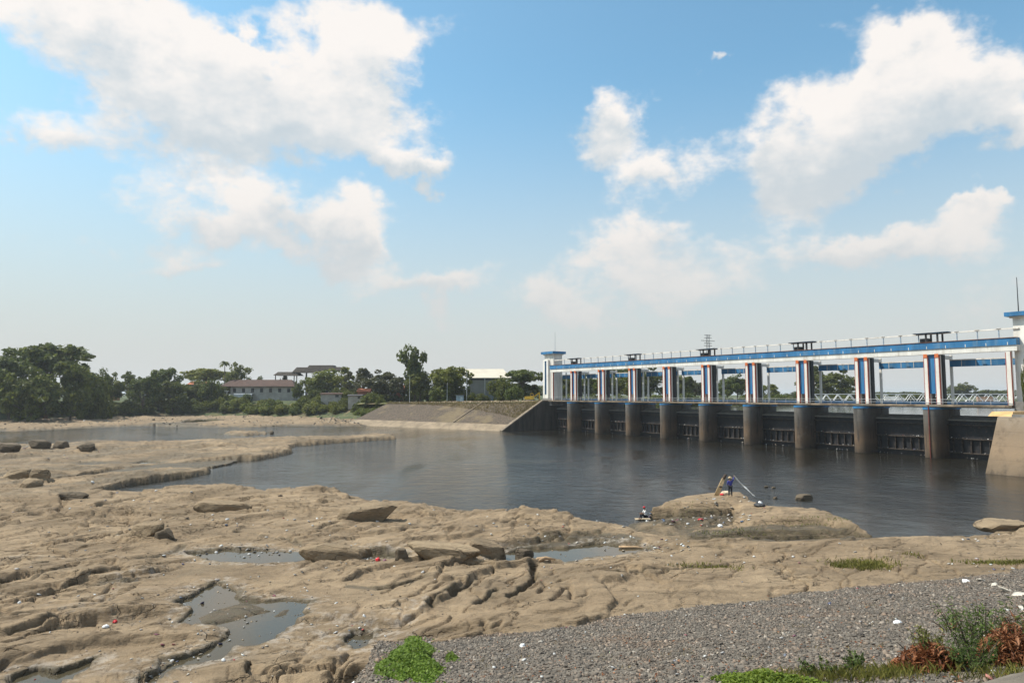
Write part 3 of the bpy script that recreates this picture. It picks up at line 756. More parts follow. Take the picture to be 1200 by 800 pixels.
# lower blue girders, one in each bay, with white seams
gir = lb(MB(), -5.6, 5.6, 6.7, 7.2, 16.6, 17.75).me('girder', M_BLUE)
girtop = lb(MB(), -5.6, 5.6, 6.65, 7.23, 17.753, 17.95).me('girder_flange', M_WHITE)
seam = lb(MB(), -.05, .05, 6.67, 6.697, 16.62, 17.74).me('seam', M_WHITE)
BAYS = [(k + .5) * SP for k in range(8)] + [-.5 * SP, 8.5 * SP - .6]
for bu in BAYS:
    o = obj('girder', gir, weir, (bu, 0, 0)); obj('girder_flange', girtop, o)
    for q in (-3.6, -1.2, 1.2, 3.6): obj('seam', seam, o, (q, 0, 0))
# deck with its edge, railing
dk = lb(MB(), -SP + .6, 9 * SP - 1.0, 1.55, 7.6, 9.1, 9.6).obj('deck', M_DECK, weir)
lb(MB(), -SP + .6, 9 * SP - 1.0, 1.40, 1.545, 9.28, 9.66).obj('deck_edge', paint('deck_edge', (0.22, 0.17, 0.12), .9, .5, .6, (0.07, 0.05, 0.04), .7), weir)
for z_ in (10.05, 10.55):
    MB().tube([(-SP + .8, -1.62, z_), (9 * SP - 1.2, -1.62, z_)], .035, 6).obj('rail', M_STEEL, weir)
lb(MB(), -SP + .6, 9 * SP - 1.0, 7.3, 7.5, 9.63, 10.2).obj('blue_parapet', M_BLUE, weir)
post = MB().tube([(0, -1.62, 9.6), (0, -1.62, 10.6)], .04, 6).me('rail_post', M_STEEL)
for k in range(50): obj('rail_post', post, weir, (-SP + 1.1 + k * 2.66, 0, 0))
# gates
gate_me = lb(MB(), -5.22, 5.22, 4.3, 4.6, -1.2, 6.9).me('gate', M_GATE)
led = MB().add([(-5.22, -4.0, 6.9), (5.22, -4.0, 6.9), (5.22, -6.2, 7.62), (-5.22, -6.2, 7.62), (-5.22, -4.0, 6.7), (5.22, -4.0, 6.7), (5.22, -6.2, 6.7), (-5.22, -6.2, 6.7)],
               [(0, 1, 2, 3), (4, 7, 6, 5), (0, 4, 5, 1), (1, 5, 6, 2), (2, 6, 7, 3), (3, 7, 4, 0)]).me('gate_ledge', M_LEDGE)
g1 = lb(MB(), -5.2, 5.2, 3.7, 4.29, 0, .16).me('gate_girder', M_RIB)
rb = lb(MB(), -.06, .06, 3.85, 4.29, 1.0, 3.4).me('gate_rib', M_RIB)
for bu in BAYS:
    o = obj('gate', gate_me, weir, (bu, 0, 0)); obj('gate_ledge', led, o)
    for z_ in (.9, 3.42, 5.9): obj('gate_girder', g1, o, (0, 0, z_))
    for q in range(7): obj('gate_rib', rb, o, (-4.4 + q * 1.47, 0, 0))
# service rail and shelters on top of the beam
rail = lb(MB(), U_R, U_L - 1, 3.0, 3.35, 22.55, 22.78).obj('service_rail', M_WHITE, weir)
pst = lb(MB(), -.07, .07, 3.1, 3.25, 21.08, 22.55).me('service_post', paint('bluish_post', (0.25, 0.33, 0.42), .6, .2))
brk = lb(MB(), -.35, .35, 2.9, 3.45, 22.785, 22.85).me('rail_plate', M_WHITE)
k = 0
u = U_R + 3.0
while u < U_L - 3:
    obj('service_post', pst, weir, (u, 0, 0)); obj('rail_plate', brk, weir, (u, 0, 0)); u += 3.32
s_roof = MB().box(-2.9, 2.9, -4.6, -2.1, 22.7, 22.85, (-3.1, 3.1, -4.8, -1.9)).me('shelter_roof', M_BLUE)
s_post = lb(MB(), -.13, .13, -.13, .13, 21.08, 22.7).me('shelter_post', M_DARK)
s_box = lb(MB(), -.7, .7, 3.0, 4.4, 21.08, 21.9).me('hoist_box', M_DARK)
for u in PU[::2]:
    o = obj('shelter_roof', s_roof, weir, (u, 0, 0))
    for dx_ in (-1.1, .9):
        for v_ in (2.4, 4.3): obj('shelter_post', s_post, o, (dx_, -v_, 0))
    obj('hoist_box', s_box, o, (1.6, 0, 0))
# litter line caught on the gates: pale rubbish along the lower girder
tr_xy = []
for bu in BAYS:
    for q in range(26):
        tr_xy.append((bu + rnd.uniform(-5, 5), -3.9 + rnd.uniform(-.2, .2), rnd.choice([1.1, 3.62, .1]) + rnd.uniform(0, .1)))
M_LITTER = island_mat('litter', [(0, (0.62, 0.62, 0.6)), (.35, (0.5, 0.5, 0.5)), (.5, (0.3, 0.28, 0.25)), (.62, (0.12, 0.1, 0.09)), (.72, (0.5, 0.42, 0.32)), (.86, (0.08, 0.12, 0.2)), (.93, (0.4, 0.05, 0.04)), (.96, (0.4, 0.35, 0.3)), (1, (0.7, 0.7, 0.66))], .6, 0)
tr = np.array(tr_xy)
kind(scatter('caught_litter', M_LITTER, tr, nr.uniform(.06, .2, len(tr)), .5, 9, parent=weir), 'stuff')
# red gauge pipe on the nearest pier
MB().tube([(-.15, .1, -.5), (-.15, .1, 9.5)], .09, 8).obj('gauge_pipe', paint('rust_red', (0.16, 0.035, 0.025), .8, .4, 2), weir)

# left bank wing wall and abutment
UW = 9 * SP - .6
ww = empty('wing_wall', (*wl(UW, 0), 0), math.atan2(D[1], D[0]))
tag(ww, 'dark stained wing wall with sloping top beside the far tower', 'wall')
side = [(16, -2), (16, .1), (.6, 9.3), (-9.5, 9.3), (-9.5, -2)]              # (downstream, z)
mb = MB(); n_ = len(side)
mb.add([(0, y, z) for y, z in side] + [(1.3, y, z) for y, z in side], [tuple(range(n_)), tuple(range(2 * n_ - 1, n_ - 1, -1))] + [(i, n_ + i, n_ + (i + 1) % n_, (i + 1) % n_) for i in range(n_)])
mb.obj('wall', M_WALL, ww)
cp = [(16.3, .0), (16.3, .28), (.7, 9.62), (-2.0, 9.62), (-2.0, 9.31), (.6, 9.31)]
mb = MB(); n_ = len(cp)
mb.add([(-.05, y, z) for y, z in cp] + [(1.5, y, z) for y, z in cp], [tuple(range(n_)), tuple(range(2 * n_ - 1, n_ - 1, -1))] + [(i, n_ + i, n_ + (i + 1) % n_, (i + 1) % n_) for i in range(n_)])
mb.obj('coping', paint('coping', (0.2, 0.16, 0.12), .9, .4, 1), ww)

# right abutment with battered face
ab = empty('abutment', (*wl(-17, -15), 0), math.atan2(D[1], D[0]))
tag(ab, 'tan concrete abutment with battered face under the near tower', 'abutment')
def L2(u, v): return (u + 17, -(v + 15))
top = [L2(-12.2, 9), L2(-12.2, 0), L2(-17, -15), L2(-50, -15), L2(-50, 9)]
bot = [L2(-12.2, 9), L2(-12.2, 0), L2(-16.6, -19.8), L2(-50, -20.5), L2(-50, 9)]
mb = MB(); mb.add([(x, y, -1.5) for x, y in bot] + [(x, y, 8.1) for x, y in top], [(4, 3, 2, 1, 0), (5, 6, 7, 8, 9)] + [(i, (i + 1) % 5, 5 + (i + 1) % 5, 5 + i) for i in range(5)])
m, t, b = new_mat('abutment_concrete'); geo = t.n('ShaderNodeNewGeometry'); Pn = geo.outputs['Position']; sz3 = t.n('ShaderNodeSeparateXYZ'); m.node_tree.links.new(Pn, sz3.inputs[0])
ns = t.noise(t.vm('MULTIPLY', Pn, (1, 1, .2)), .7, 7, .66); nb = t.noise(Pn, .5, 8, .7); zn = t.m('ADD', sz3.outputs[2], t.m('MULTIPLY', t.m('SUBTRACT', ns, .5), 4.0))
cp_ = t.ramp(t.map(zn, -.3, 8.5, 0, 1, False), [(0, (0.06, 0.045, 0.03)), (.1, (0.15, 0.11, 0.072)), (.4, (0.22, 0.155, 0.098)), (.75, (0.19, 0.14, 0.095)), (1, (0.25, 0.20, 0.15))])
cp_ = t.mix(t.m('MULTIPLY', t.map(nb, .5, .68), .6), cp_, (0.09, 0.066, 0.045)); jt = t.map(t.m('PINGPONG', sz3.outputs[2], 1.0), .0, .05, 1, 0); cp_ = t.mix(t.m('MULTIPLY', jt, .4), cp_, (0.07, 0.05, 0.036))
t.put(b.inputs['Base Color'], cp_); b.inputs['Roughness'].default_value = .93; bp = t.n('ShaderNodeBump'); bp.inputs['Distance'].default_value = .12; t.put(bp.inputs['Height'], nb); t.put(b.inputs['Normal'], bp.outputs[0])
mb.obj('battered_face', m, ab)
(x0, y0), (x1, y1) = L2(-18.6, -14.4), L2(-50, -13.2)
MB().box(x1, x0, y1, y0, 8.1, 8.5).obj('curb', M_GREYC, ab)
(x0, y0), (x1, y1) = L2(-14.3, -5), L2(-17.6, -11.5)
MB().box(x1, x0, y0, y1, 8.1, 8.8, (x1 + .3, x0 - .2, y0, y1 - 1.0) if y1 > y0 else None).obj('block', paint('ochre_concrete', (0.52, 0.33, 0.15), .9, .2, 1), ab)

# towers
def tower(u0, u1, v0, v1, ztop, zroof, label, pil, strip, strip_z, mast):
    t_ = empty('control_tower', (*wl((u0 + u1) / 2, (v0 + v1) / 2), 9.0), math.atan2(D[1], D[0]))
    tag(t_, label, 'tower', 'white towers at the ends of the weir')
    cu, cv = (u0 + u1) / 2, (v0 + v1) / 2
    def b(name, mat, a, b_, c, d, e, f, par=t_): return MB().box(a - cu, b_ - cu, -(d - cv), -(c - cv), e - 9, f - 9).obj(name, mat, par)
    w_ = b('wall', M_WHITE, u0, u1, v0, v1, 8.0, ztop)
    rf = b('roof', M_BLUE, u0 - .9, u1 + .9, v0 - .9, v1 + .9, ztop, zroof)
    b('fascia', M_WHITE, u0 - .35, u1 + .35, v0 - .35, v1 + .35, ztop - .3, ztop - .003, rf)
    if pil: b('pilaster', M_WHITE, pil[0], pil[1], v0 - .7, v0 - .003, 8.5, pil[2])
    fv = v0 - .7 if pil else v0
    sp_ = b('window_strip', paint('dark_blue_glass', (0.02, 0.035, 0.06), .2, .3, 1), strip[0], strip[1], fv - .03, fv - .003, *strip_z)
    b('strip_frame', M_BLUE, strip[0] - .14, strip[0] - .004, fv - .06, fv - .003, *strip_z, sp_)
    b('strip_frame', M_BLUE, strip[1] + .004, strip[1] + .14, fv - .06, fv - .003, *strip_z, sp_)
    b('plinth', M_GREYC, u0 - .12, u1 + .12, v0 - .95, v1 + .1, 7.9, 10.3)
    if mast: MB().tube([(mast[0], mast[1], zroof - 9), (mast[0], mast[1], mast[2] - 9)], [.09, .05], 6).obj('mast', M_STEEL if mast[3] else M_DARK, t_)
    return t_
tower(9 * SP - 1.7, 9 * SP + 3.3, 3, 6.6, 24.9, 25.7, 'white tower with overhanging blue roof at the far left end of the weir', (9 * SP + .5, 9 * SP + 3.3, 23.0),
      (9 * SP + 1.5, 9 * SP + 2.1), (11.5, 22.6), (-1.0, 0, 32.3, True))
tower(-SP - 6.2, -SP + .45, 3.2, 8, 24.7, 25.4, 'white tower with blue roof cut off by the right edge of the photo', None,
      (-SP - 3.4, -SP - 2.3), (11.8, 23.0), (2.9, 1.0, 31.5, False))

# ------------------------------------------------------------------ stone-pitched revetment on the far bank
B0 = np.array([*wl(UW + .9, -15.4), 0.]); B1 = np.array([-63, 262, .3]); T0 = np.array([*wl(UW + .9, -.8), 9.25]); T1 = np.array([-50, 276, 8.1])
rv = empty('revetment', (float(B0[0]), float(B0[1]), 0.0))
tag(rv, 'sloping stone revetment with pale concrete toe below the warehouse', 'embankment')
def patch(s0, s1, nu, nv, lift, amp, name, mat):
    U, V = np.meshgrid(np.linspace(0, 1, nu), np.linspace(s0, s1, nv)); U = U.ravel(); V = V.ravel()
    p = (B0[None] * (1 - U)[:, None] + B1[None] * U[:, None]) * (1 - V)[:, None] + (T0[None] * (1 - U)[:, None] + T1[None] * U[:, None]) * V[:, None]
    p[:, 2] += lift + amp * fbm(p[:, 0] * .5, p[:, 1] * .5, 4, 401); p -= B0 * np.array([1, 1, 0])
    q = np.arange(nu * nv).reshape(nv, nu)
    f = np.stack([q[:-1, :-1], q[1:, :-1], q[1:, 1:], q[:-1, 1:]], -1).reshape(-1, 4)
    return obj(name, mesh_data(name, p, f, mat, True), rv)
m, t, b = new_mat('pitched_stone'); geo = t.n('ShaderNodeNewGeometry'); Pn = geo.outputs['Position']
vo = t.n('ShaderNodeTexVoronoi'); t.put(vo.inputs['Vector'], Pn); vo.inputs['Scale'].default_value = 1.6
cs = t.mix(t.map(vo.outputs['Distance'], .2, .7), (0.10, 0.072, 0.05), (0.045, 0.033, 0.023))
cs = t.mix(t.m('MULTIPLY', vo.outputs['Color'], .35), cs, (0.15, 0.115, 0.085))
cs = t.mix(t.map(t.noise(Pn, .09, 6, .65), .5, .62), cs, (0.14, 0.105, 0.06))
t.put(b.inputs['Base Color'], cs); b.inputs['Roughness'].default_value = .95
bp = t.n('ShaderNodeBump'); bp.inputs['Distance'].default_value = .15; t.put(bp.inputs['Height'], vo.outputs['Distance']); t.put(b.inputs['Normal'], bp.outputs[0])
patch(.0, 1.0, 70, 16, 0, .12, 'stone_face', m)
patch(-.12, .18, 70, 5, .3, .1, 'toe', M_CONC)
patch(.965, 1.03, 70, 3, .1, .35, 'top_curb', M_CONC)
tt = .33
q0 = B0 * (1 - tt) + B1 * tt; q1 = T0 * (1 - tt) + T1 * tt; off = (B1 - B0) / np.linalg.norm(B1 - B0) * .18
c4 = [q0 - off, q0 + off, q1 + off, q1 - off]; base_ = np.array([B0[0], B0[1], 0])
MB().add([c - base_ + (0, 0, .3) for c in c4] + [c - base_ + (0, 0, -.2) for c in c4], [(0, 1, 2, 3), (7, 6, 5, 4), (0, 4, 5, 1), (1, 5, 6, 2), (2, 6, 7, 3), (3, 7, 4, 0)]).obj('joint', M_CONC, rv)

r_ = np.random.default_rng(131); gv_ = []
for k in range(5200):
    u_ = r_.uniform(0, 1) ** 1.8; w_ = 1 - r_.uniform(0, 1) ** 1.2 * (.55 * (1 - u_) ** 2 + .06)
    p_ = (B0 * (1 - u_) + B1 * u_) * (1 - w_) + (T0 * (1 - u_) + T1 * u_) * w_ + (0, 0, .1); h_ = r_.uniform(.2, .7); a_ = r_.uniform(0, 6.28); sd_ = np.array([math.cos(a_), math.sin(a_), 0]) * .09; l_ = r_.normal(0, .25, 2) * h_
    p_ = p_ - np.array([B0[0], B0[1], 0]); gv_ += [p_ - sd_, p_ + sd_, p_ + sd_ * .5 + (l_[0] * .5, l_[1] * .5, h_ * .6), p_ + (l_[0], l_[1], h_)]
G_DGF = leaf_mat('bank_dry_grass', (0.16, 0.14, 0.05), (0.27, 0.21, 0.095), .3)
kind(obj('dry_grass', mesh_data('dry_grass', np.array(gv_), np.arange(len(gv_)).reshape(-1, 4), G_DGF), rv), 'stuff')
# grassy land behind the revetment
m, t, b = new_mat('bank_grass'); geo = t.n('ShaderNodeNewGeometry'); Pn = geo.outputs['Position']
cg = t.mix(t.map(t.noise(Pn, .5, 6, .65), .35, .65), (0.06, 0.085, 0.02), (0.13, 0.14, 0.035)); cg = t.mix(t.map(t.noise(Pn, .08, 4, .6), .5, .65), cg, (0.2, 0.15, 0.075))
t.put(b.inputs['Base Color'], cg); b.inputs['Roughness'].default_value = .95
TB0 = np.array([*wl(UW + 1.4, 40), 9.0]); TB1 = np.array([-30, 330, 8.4])
U, V = np.meshgrid(np.linspace(-.15, 1.25, 50), np.linspace(-.02, 1, 24)); U = U.ravel(); V = V.ravel()
pl = (T0[None] * (1 - U)[:, None] + T1[None] * U[:, None]) * (1 - V)[:, None] + (TB0[None] * (1 - U)[:, None] + TB1[None] * U[:, None]) * V[:, None]
keepd = ((pl[:, 0] - P0[0]) * D[0] + (pl[:, 1] - P0[1]) * D[1])
pl[:, 2] += .1 + .15 * fbm(pl[:, 0] * .2, pl[:, 1] * .2, 3, 405) - .4 * (V < 0.0)
qi = np.arange(50 * 24).reshape(24, 50); ff = np.stack([qi[:-1, :-1], qi[1:, :-1], qi[1:, 1:], qi[:-1, 1:]], -1).reshape(-1, 4)
ff = ff[(keepd[ff].min(1) > UW + .2)]
kind(obj('terrace', mesh_data('terrace', pl, ff, m, True)), 'structure')

# ------------------------------------------------------------------ trees
M_BARK = paint('bark', (0.11, 0.085, 0.062), .95, .4, 1.5, (0.05, 0.04, 0.03), .5)
L_DARK = leaf_mat('leaf_dark', (0.055, 0.082, 0.018), (0.15, 0.18, 0.04))
L_MID = leaf_mat('leaf_mid', (0.065, 0.095, 0.018), (0.16, 0.19, 0.04))
L_LIGHT = leaf_mat('leaf_light', (0.095, 0.13, 0.02), (0.21, 0.24, 0.048))
L_OLIVE = leaf_mat('leaf_olive', (0.055, 0.065, 0.028), (0.115, 0.115, 0.05))
def leaves(cent, size, outward=None, seed=0, aspect=.6):
    r = np.random.default_rng(seed); n = len(cent)
    nrm = r.normal(0, 1, (n, 3)); nrm[:, 2] += .5
    if outward is not None: nrm += outward * 1.2
    nrm /= np.linalg.norm(nrm, axis=1, keepdims=True)
    ax = np.cross(nrm, r.normal(0, 1, (n, 3))); ax /= np.linalg.norm(ax, axis=1, keepdims=True) + 1e-9
    bx = np.cross(nrm, ax); s = size * r.uniform(.6, 1.4, (n, 1)) if np.isscalar(size) else size[:, None]
    k = r.uniform(-.25, .25, (n, 1))
    v = np.stack([cent - ax * s, cent - bx * s * aspect + nrm * s * k, cent + ax * s, cent + bx * s * aspect + nrm * s * k], 1)
    return v.reshape(-1, 3), np.arange(4 * n).reshape(n, 4)
def proto(kind_, seed):
    """unit tree: crown radius 1, total height 1 above z=0 (scaled when placed); returns crown verts, faces, trunk mesh"""
    r = np.random.default_rng(seed)
    if kind_ == 'round': nc, per, zc, rz, leaf, rad = 52, 75, .58, .44, .065, .22
    elif kind_ == 'umbrella': nc, per, zc, rz, leaf, rad = 62, 70, .72, .26, .055, .19
    elif kind_ == 'loose': nc, per, zc, rz, leaf, rad = 34, 60, .60, .44, .060, .17
    elif kind_ == 'tall': nc, per, zc, rz, leaf, rad = 34, 60, .60, .42, .075, .23
    else: nc, per, zc, rz, leaf, rad = 40, 85, .48, .50, .070, .32
    cs = []
    while len(cs) < nc:
        p = r.uniform(-1, 1, 3); d = np.linalg.norm(p)
        if d > 1 or d < .35: continue
        if kind_ == 'umbrella' and p[2] < -.35 + .9 * (np.hypot(p[0], p[1]) > .75) * 0: continue
        w = 1.0
        if kind_ == 'loose': w = r.uniform(.45, 1.2); p[2] = p[2] * r.uniform(.8, 1.1)
        if kind_ == 'tall': w = float(np.interp(p[2], [-1, -.5, 0, .45, 1], [.7, 1.1, .55, 1.15, .5])) * r.uniform(.6, 1.15); p[0] += .18 * (p[2] > 0)
        if kind_ == 'round' and p[2] < -.75: continue
        jit = 1 + .22 * math.sin(3 * math.atan2(p[1], p[0]) + seed) + r.uniform(-.1, .1)
        cs.append(np.array([p[0] * .82 * w * jit, p[1] * .82 * w * jit, zc + p[2] * rz * .86 * (1 + r.uniform(-.12, .12))]))
    RT = 1.0 if kind_ == 'bush' else 2.0
    cs = np.array(cs) * np.array([1, 1, RT]); zc *= RT; rz *= RT; pts = []; outs = []
    for c in cs:
        n = int(per * r.uniform(.6, 1.3)); d = r.normal(0, 1, (n, 3)); d /= np.linalg.norm(d, axis=1, keepdims=True)
        rr = rad * r.uniform(.7, 1.25) * r.uniform(.35, 1.0, (n, 1)) ** .5
        pts.append(c + d * rr * np.array([1, 1, .6 if kind_ == 'umbrella' else .85])); o = c - np.array([0, 0, zc - .15]); outs.append(d * .6 + o * .5)
    v, f = leaves(np.concatenate(pts), leaf, np.concatenate(outs), seed)
    crown = mesh_data('crown', v, f)
    mb = MB(); base = zc - rz * (.55 if kind_ != 'bush' else .9)
    mb.tube([(0, 0, -.08 * RT), (.01, .01, base * .5), (.03, -.02, base), (.02, 0, zc)], [.055, .042, .035, .012], 7)
    for c in cs[:: 2 if kind_ in ('umbrella', 'loose', 'tall') else 4]:
        s0 = Vector((.02, 0, base * r.uniform(.75, 1.1))); e0 = Vector(c); mid = s0.lerp(e0, .5) + Vector((0, 0, .05 if kind_ == 'umbrella' else -.02))
        mb.tube([s0, mid, e0], [.022, .014, .005], 5, False)
    return crown, mb.me('trunk', M_BARK, True)
PROTO = {k_: [proto(k_, s_) for s_ in ss] for k_, ss in {'round': (1, 2, 3, 4), 'umbrella': (5, 6), 'loose': (7, 8, 9), 'tall': (14,), 'bush': (10, 11, 12)}.items()}
CROWNS = {}
def crown_mesh(kind_, i, mat):
    key = (kind_, i, mat.name)
    if key not in CROWNS:
        me = PROTO[kind_][i][0].copy(); me.materials.append(mat); CROWNS[key] = me
    return CROWNS[key]
def tree(px, top, Yd, wpx, kind_, mat, label, group=None, name='tree', zb=None, cat='tree'):
    x = at_depth(px, Yd); z = zground(x, Yd) - .1 if zb is None else zb
    h = z_of(top, Yd) - z; R = wpx / 2 / F * Yd
    i = rnd.randrange(len(PROTO[kind_])); t_ = empty(name, (x, Yd, z), rnd.uniform(0, 6.28))
    tag(t_, label, cat, group)
    c = obj('crown', crown_mesh(kind_, i, mat), t_); RT = 1.0 if kind_ == 'bush' else 2.0; c.scale = (R, R, h / RT)
    k_ = obj('trunk' if kind_ != 'bush' else 'stem', PROTO[kind_][i][1], t_); k_.scale = (R * .9, R * .9, h / RT)
    return t_
MARKS = [(20, 'the left photo edge'), (55, 'the tall spreading tree'), (110, 'the thin topped tree'), (150, 'the pointed green tree'), (190, 'the broad green tree'), (228, 'the red roofed house'), (262, 'the palm'), (290, 'the white house left half'),
         (325, 'the white house right half'), (352, 'the end of the white house'), (388, 'the low grey shack'), (420, 'the dark shack'), (445, 'the revetment corner'), (486, 'the tallest slender tree'), (526, 'the bright spreading tree'), (570, 'the warehouse')]
USED = {}
def near_label(px, what, rel):
    m_ = min(MARKS, key=lambda q_: abs(q_[0] - px)); side_ = 'left of' if px < m_[0] - 6 else 'right of' if px > m_[0] + 6 else rel
    return once(what + ' ' + side_ + ' ' + m_[1])
def once(base_):
    USED[base_] = USED.get(base_, 0) + 1
    return base_ + ['', ', second there', ', third there', ', fourth there', ', fifth there', ', sixth there', ', seventh there', ', eighth there', ', ninth there', ', tenth there', ', eleventh there', ', twelfth there'][min(USED[base_] - 1, 11)]
BAYX = [636, 666, 698, 736, 777, 822, 875, 935, 1006, 1090, 1195]; ORD = ['first', 'second', 'third', 'fourth', 'fifth', 'sixth', 'seventh', 'eighth', 'ninth', 'tenth']
def bay_label(px, what):
    k_ = min(max(sum(px > q_ for q_ in BAYX) - 1, 0), 9); return once(what + ' in the ' + ORD[k_] + ' bay from the far tower')
LB = 'trees on the left far bank'; UB = 'trees seen through the weir'
TREES = [
 (-30, 415, 272, 80, 'round', L_DARK, 'dark tree cut off by the left edge of the photo', LB),
 (12, 419, 262, 66, 'round', L_DARK, 'dark dense tree at the left edge, in front of the tall spreading tree', LB),
 (40, 430, 255, 66, 'round', L_DARK, 'low dark tree over the river flats beneath the tall spreading tree', LB),
 (55, 399, 285, 104, 'umbrella', L_DARK, 'tall spreading tree with open umbrella crown, highest on the left', LB),
 (84, 424, 268, 58, 'round', L_DARK, 'dark tree below the right edge of the tall spreading crown', LB),
 (106, 428, 300, 46, 'round', L_DARK, 'thin topped tree just right of the tall spreading tree', LB),
 (112, 452, 286, 44, 'bush', L_MID, 'low olive green tree leaning over the grassy bank on the left', LB),
 (130, 437, 322, 36, 'round', L_MID, 'mid green tree first in the row right of the tall spreading tree', LB),
 (152, 433, 335, 36, 'loose', L_MID, 'pointed mid green tree, second in the row right of the tall spreading tree', LB),
 (168, 441, 322, 40, 'round', L_DARK, 'round dark tree in the middle of the left tree row', LB),
 (190, 431, 338, 44, 'round', L_MID, 'broad green tree rising highest in the left tree row', LB),
 (203, 446, 330, 38, 'round', L_DARK, 'dark tree in front of the broad green one, beside red roofs', LB),
 (228, 443, 345, 36, 'round', L_DARK, 'dark blue-green tree left of the white house', LB),
 (242, 430, 400, 62, 'umbrella', L_LIGHT, 'pale green wide tree behind the palm', LB),
 (248, 447, 340, 30, 'bush', L_DARK, 'dark shrubby tree at the left end of the white house', LB),
 (277, 425, 380, 36, 'round', L_MID, 'round crowned tree rising behind the white house', LB),
 (304, 441, 400, 12, 'round', L_MID, 'small round treetop just over the house roof', LB),
 (333, 435, 372, 12, 'loose', L_MID, 'narrow tree by the posts of the dark pavilion', LB),
 (348, 447, 332, 16, 'round', L_DARK, 'dark tree at the right end of the white house', LB),
 (360, 440, 340, 24, 'loose', L_LIGHT, 'pale tree below the left part of the pavilion roof', LB),
 (383, 433, 336, 48, 'round', L_LIGHT, 'yellow-green tree in front of the pavilion', LB),
 (404, 431, 330, 44, 'loose', L_LIGHT, 'yellow-green open tree right of the pavilion', LB),
 (426, 429, 318, 44, 'loose', L_OLIVE, 'grey-green tree above the small shacks', LB),
 (448, 434, 300, 52, 'round', L_OLIVE, 'wide brownish green tree left of the tallest tree', LB),
 (472, 440, 292, 40, 'loose', L_OLIVE, 'brown-green tree at the foot of the tallest tree', LB),
 (486, 400, 290, 44, 'tall', L_DARK, 'tallest slender tree standing left of the warehouse', LB),
 (492, 436, 286, 46, 'round', L_DARK, 'dark tree below the tallest slender tree', LB),
 (526, 427, 266, 58, 'umbrella', L_LIGHT, 'bright green spreading tree in front of the warehouse', LB),
 (526, 442, 268, 50, 'round', L_MID, 'shaded green tree under the bright spreading crown', LB),
 (612, 431, 268, 52, 'umbrella', L_MID, 'spreading tree with open crown between warehouse and tower', LB),
 (618, 449, 272, 34, 'round', L_DARK, 'dark tree under the spreading one beside the tower', LB),
 (662, 440, 275, 34, 'round', L_DARK, 'dark tree right behind the far tower, first bay', UB),
 (686, 438, 285, 40, 'round', L_MID, 'green tree seen through the second bay from the far tower', UB),
 (712, 440, 295, 42, 'round', L_DARK, 'dark tree seen through the third bay from the far tower', UB),
 (724, 430, 330, 60, 'umbrella', L_MID, 'wide treetop showing above the girder of the third bay', UB),
 (742, 438, 300, 36, 'round', L_LIGHT, 'light green tree by the third pier from the far tower', UB),
 (762, 430, 320, 56, 'round', L_DARK, 'large dark tree filling the fourth bay', UB),
 (800, 439, 305, 36, 'round', L_DARK, 'dark tree seen through the fifth bay beside the fourth pier', UB),
 (815, 444, 330, 26, 'loose', L_OLIVE, 'thin grey-green tree beside the fifth pier', UB),
 (852, 442, 325, 30, 'round', L_MID, 'green tree right of the fifth pier', UB),
 (864, 438, 345, 36, 'round', L_DARK, 'dark round tree at the left of the sixth pier', UB),
 (902, 450, 335, 26, 'round', L_LIGHT, 'small bright round tree standing alone in the seventh bay', UB),
 (954, 426, 355, 50, 'loose', L_DARK, 'tall open tree behind the seventh pier from the far tower', UB),
 (990, 430, 360, 44, 'loose', L_MID, 'tall thin-leaved tree left of the eighth pier', UB),
 (970, 438, 350, 54, 'round', L_DARK, 'dark tree below the two tall ones at the bridge end', UB),
 (1118, 451, 560, 22, 'round', L_DARK, 'dark round tree over the bridge, left one of a pair', UB),
 (1132, 448, 560, 26, 'round', L_DARK, 'dark round tree over the bridge, right one of a pair', UB),
]
for a_ in TREES: tree(*a_)
for i in range(24):
    px = 930 + i * 12 + rnd.uniform(-5, 5)
    tree(px, 459 + rnd.uniform(-2.5, 2), 600 + rnd.uniform(-40, 60), rnd.uniform(18, 34), 'round', L_DARK, bay_label(px, 'small far dark tree'), 'far tree line')
for i in range(34):
    px = -60 + i * 27 + rnd.uniform(-12, 12)
    tree(px, 450 + rnd.uniform(-4, 3), 430 + rnd.uniform(-20, 60), rnd.uniform(30, 46), 'round', L_DARK, near_label(px, 'hazy tree in the back row', 'behind') if px < 600 else bay_label(px, 'hazy back-row tree'), 'back row of trees')
# bank shrubs
def shrub(px, base_py, zb, wpx, hpx, mat, label, group):
    x, y = G(px, base_py, zb); Yd = float(y)
    t_ = empty('shrub', (float(x), Yd, zb - .15), rnd.uniform(0, 6.28)); tag(t_, label, 'shrub', group)
    R = wpx / 2 / F * Yd; h = hpx / F * Yd; i = rnd.randrange(3)
    c = obj('foliage', crown_mesh('bush', i, mat), t_); c.scale = (R, R, h)
    k_ = obj('stem', PROTO['bush'][i][1], t_); k_.scale = (R * .6, R * .6, h)
    return t_
for i in range(70):
    px = 4 + i * 6.5 + rnd.uniform(-4, 4)
    x = at_depth(px, 1.0)
    # step back along the sight line until the bank is reached
    lim = 2.0 + rnd.uniform(0, 3.2)
    for Yd in np.arange(225, 380, 1.5):
        if zground(x * Yd, Yd) > lim: break
    py = 400 + F * math.tan(math.atan((CAMH - zground(x * Yd, Yd)) / Yd) + TILT)
    left = px < 130; w_ = rnd.uniform(12, 26); mt_ = rnd.choice([L_DARK, L_MID]) if left else rnd.choice([L_MID, L_LIGHT, L_LIGHT])
    shrub(px, py, zground(x * Yd, Yd), w_, rnd.uniform(7, 13), mt_,
          near_label(px, ('wide ' if w_ > 19 else 'small ') + {'leaf_dark': 'dark', 'leaf_mid': 'green', 'leaf_light': 'pale green'}[mt_.name] + ' shrub on the bank', 'below'), 'shrubs along the far bank')
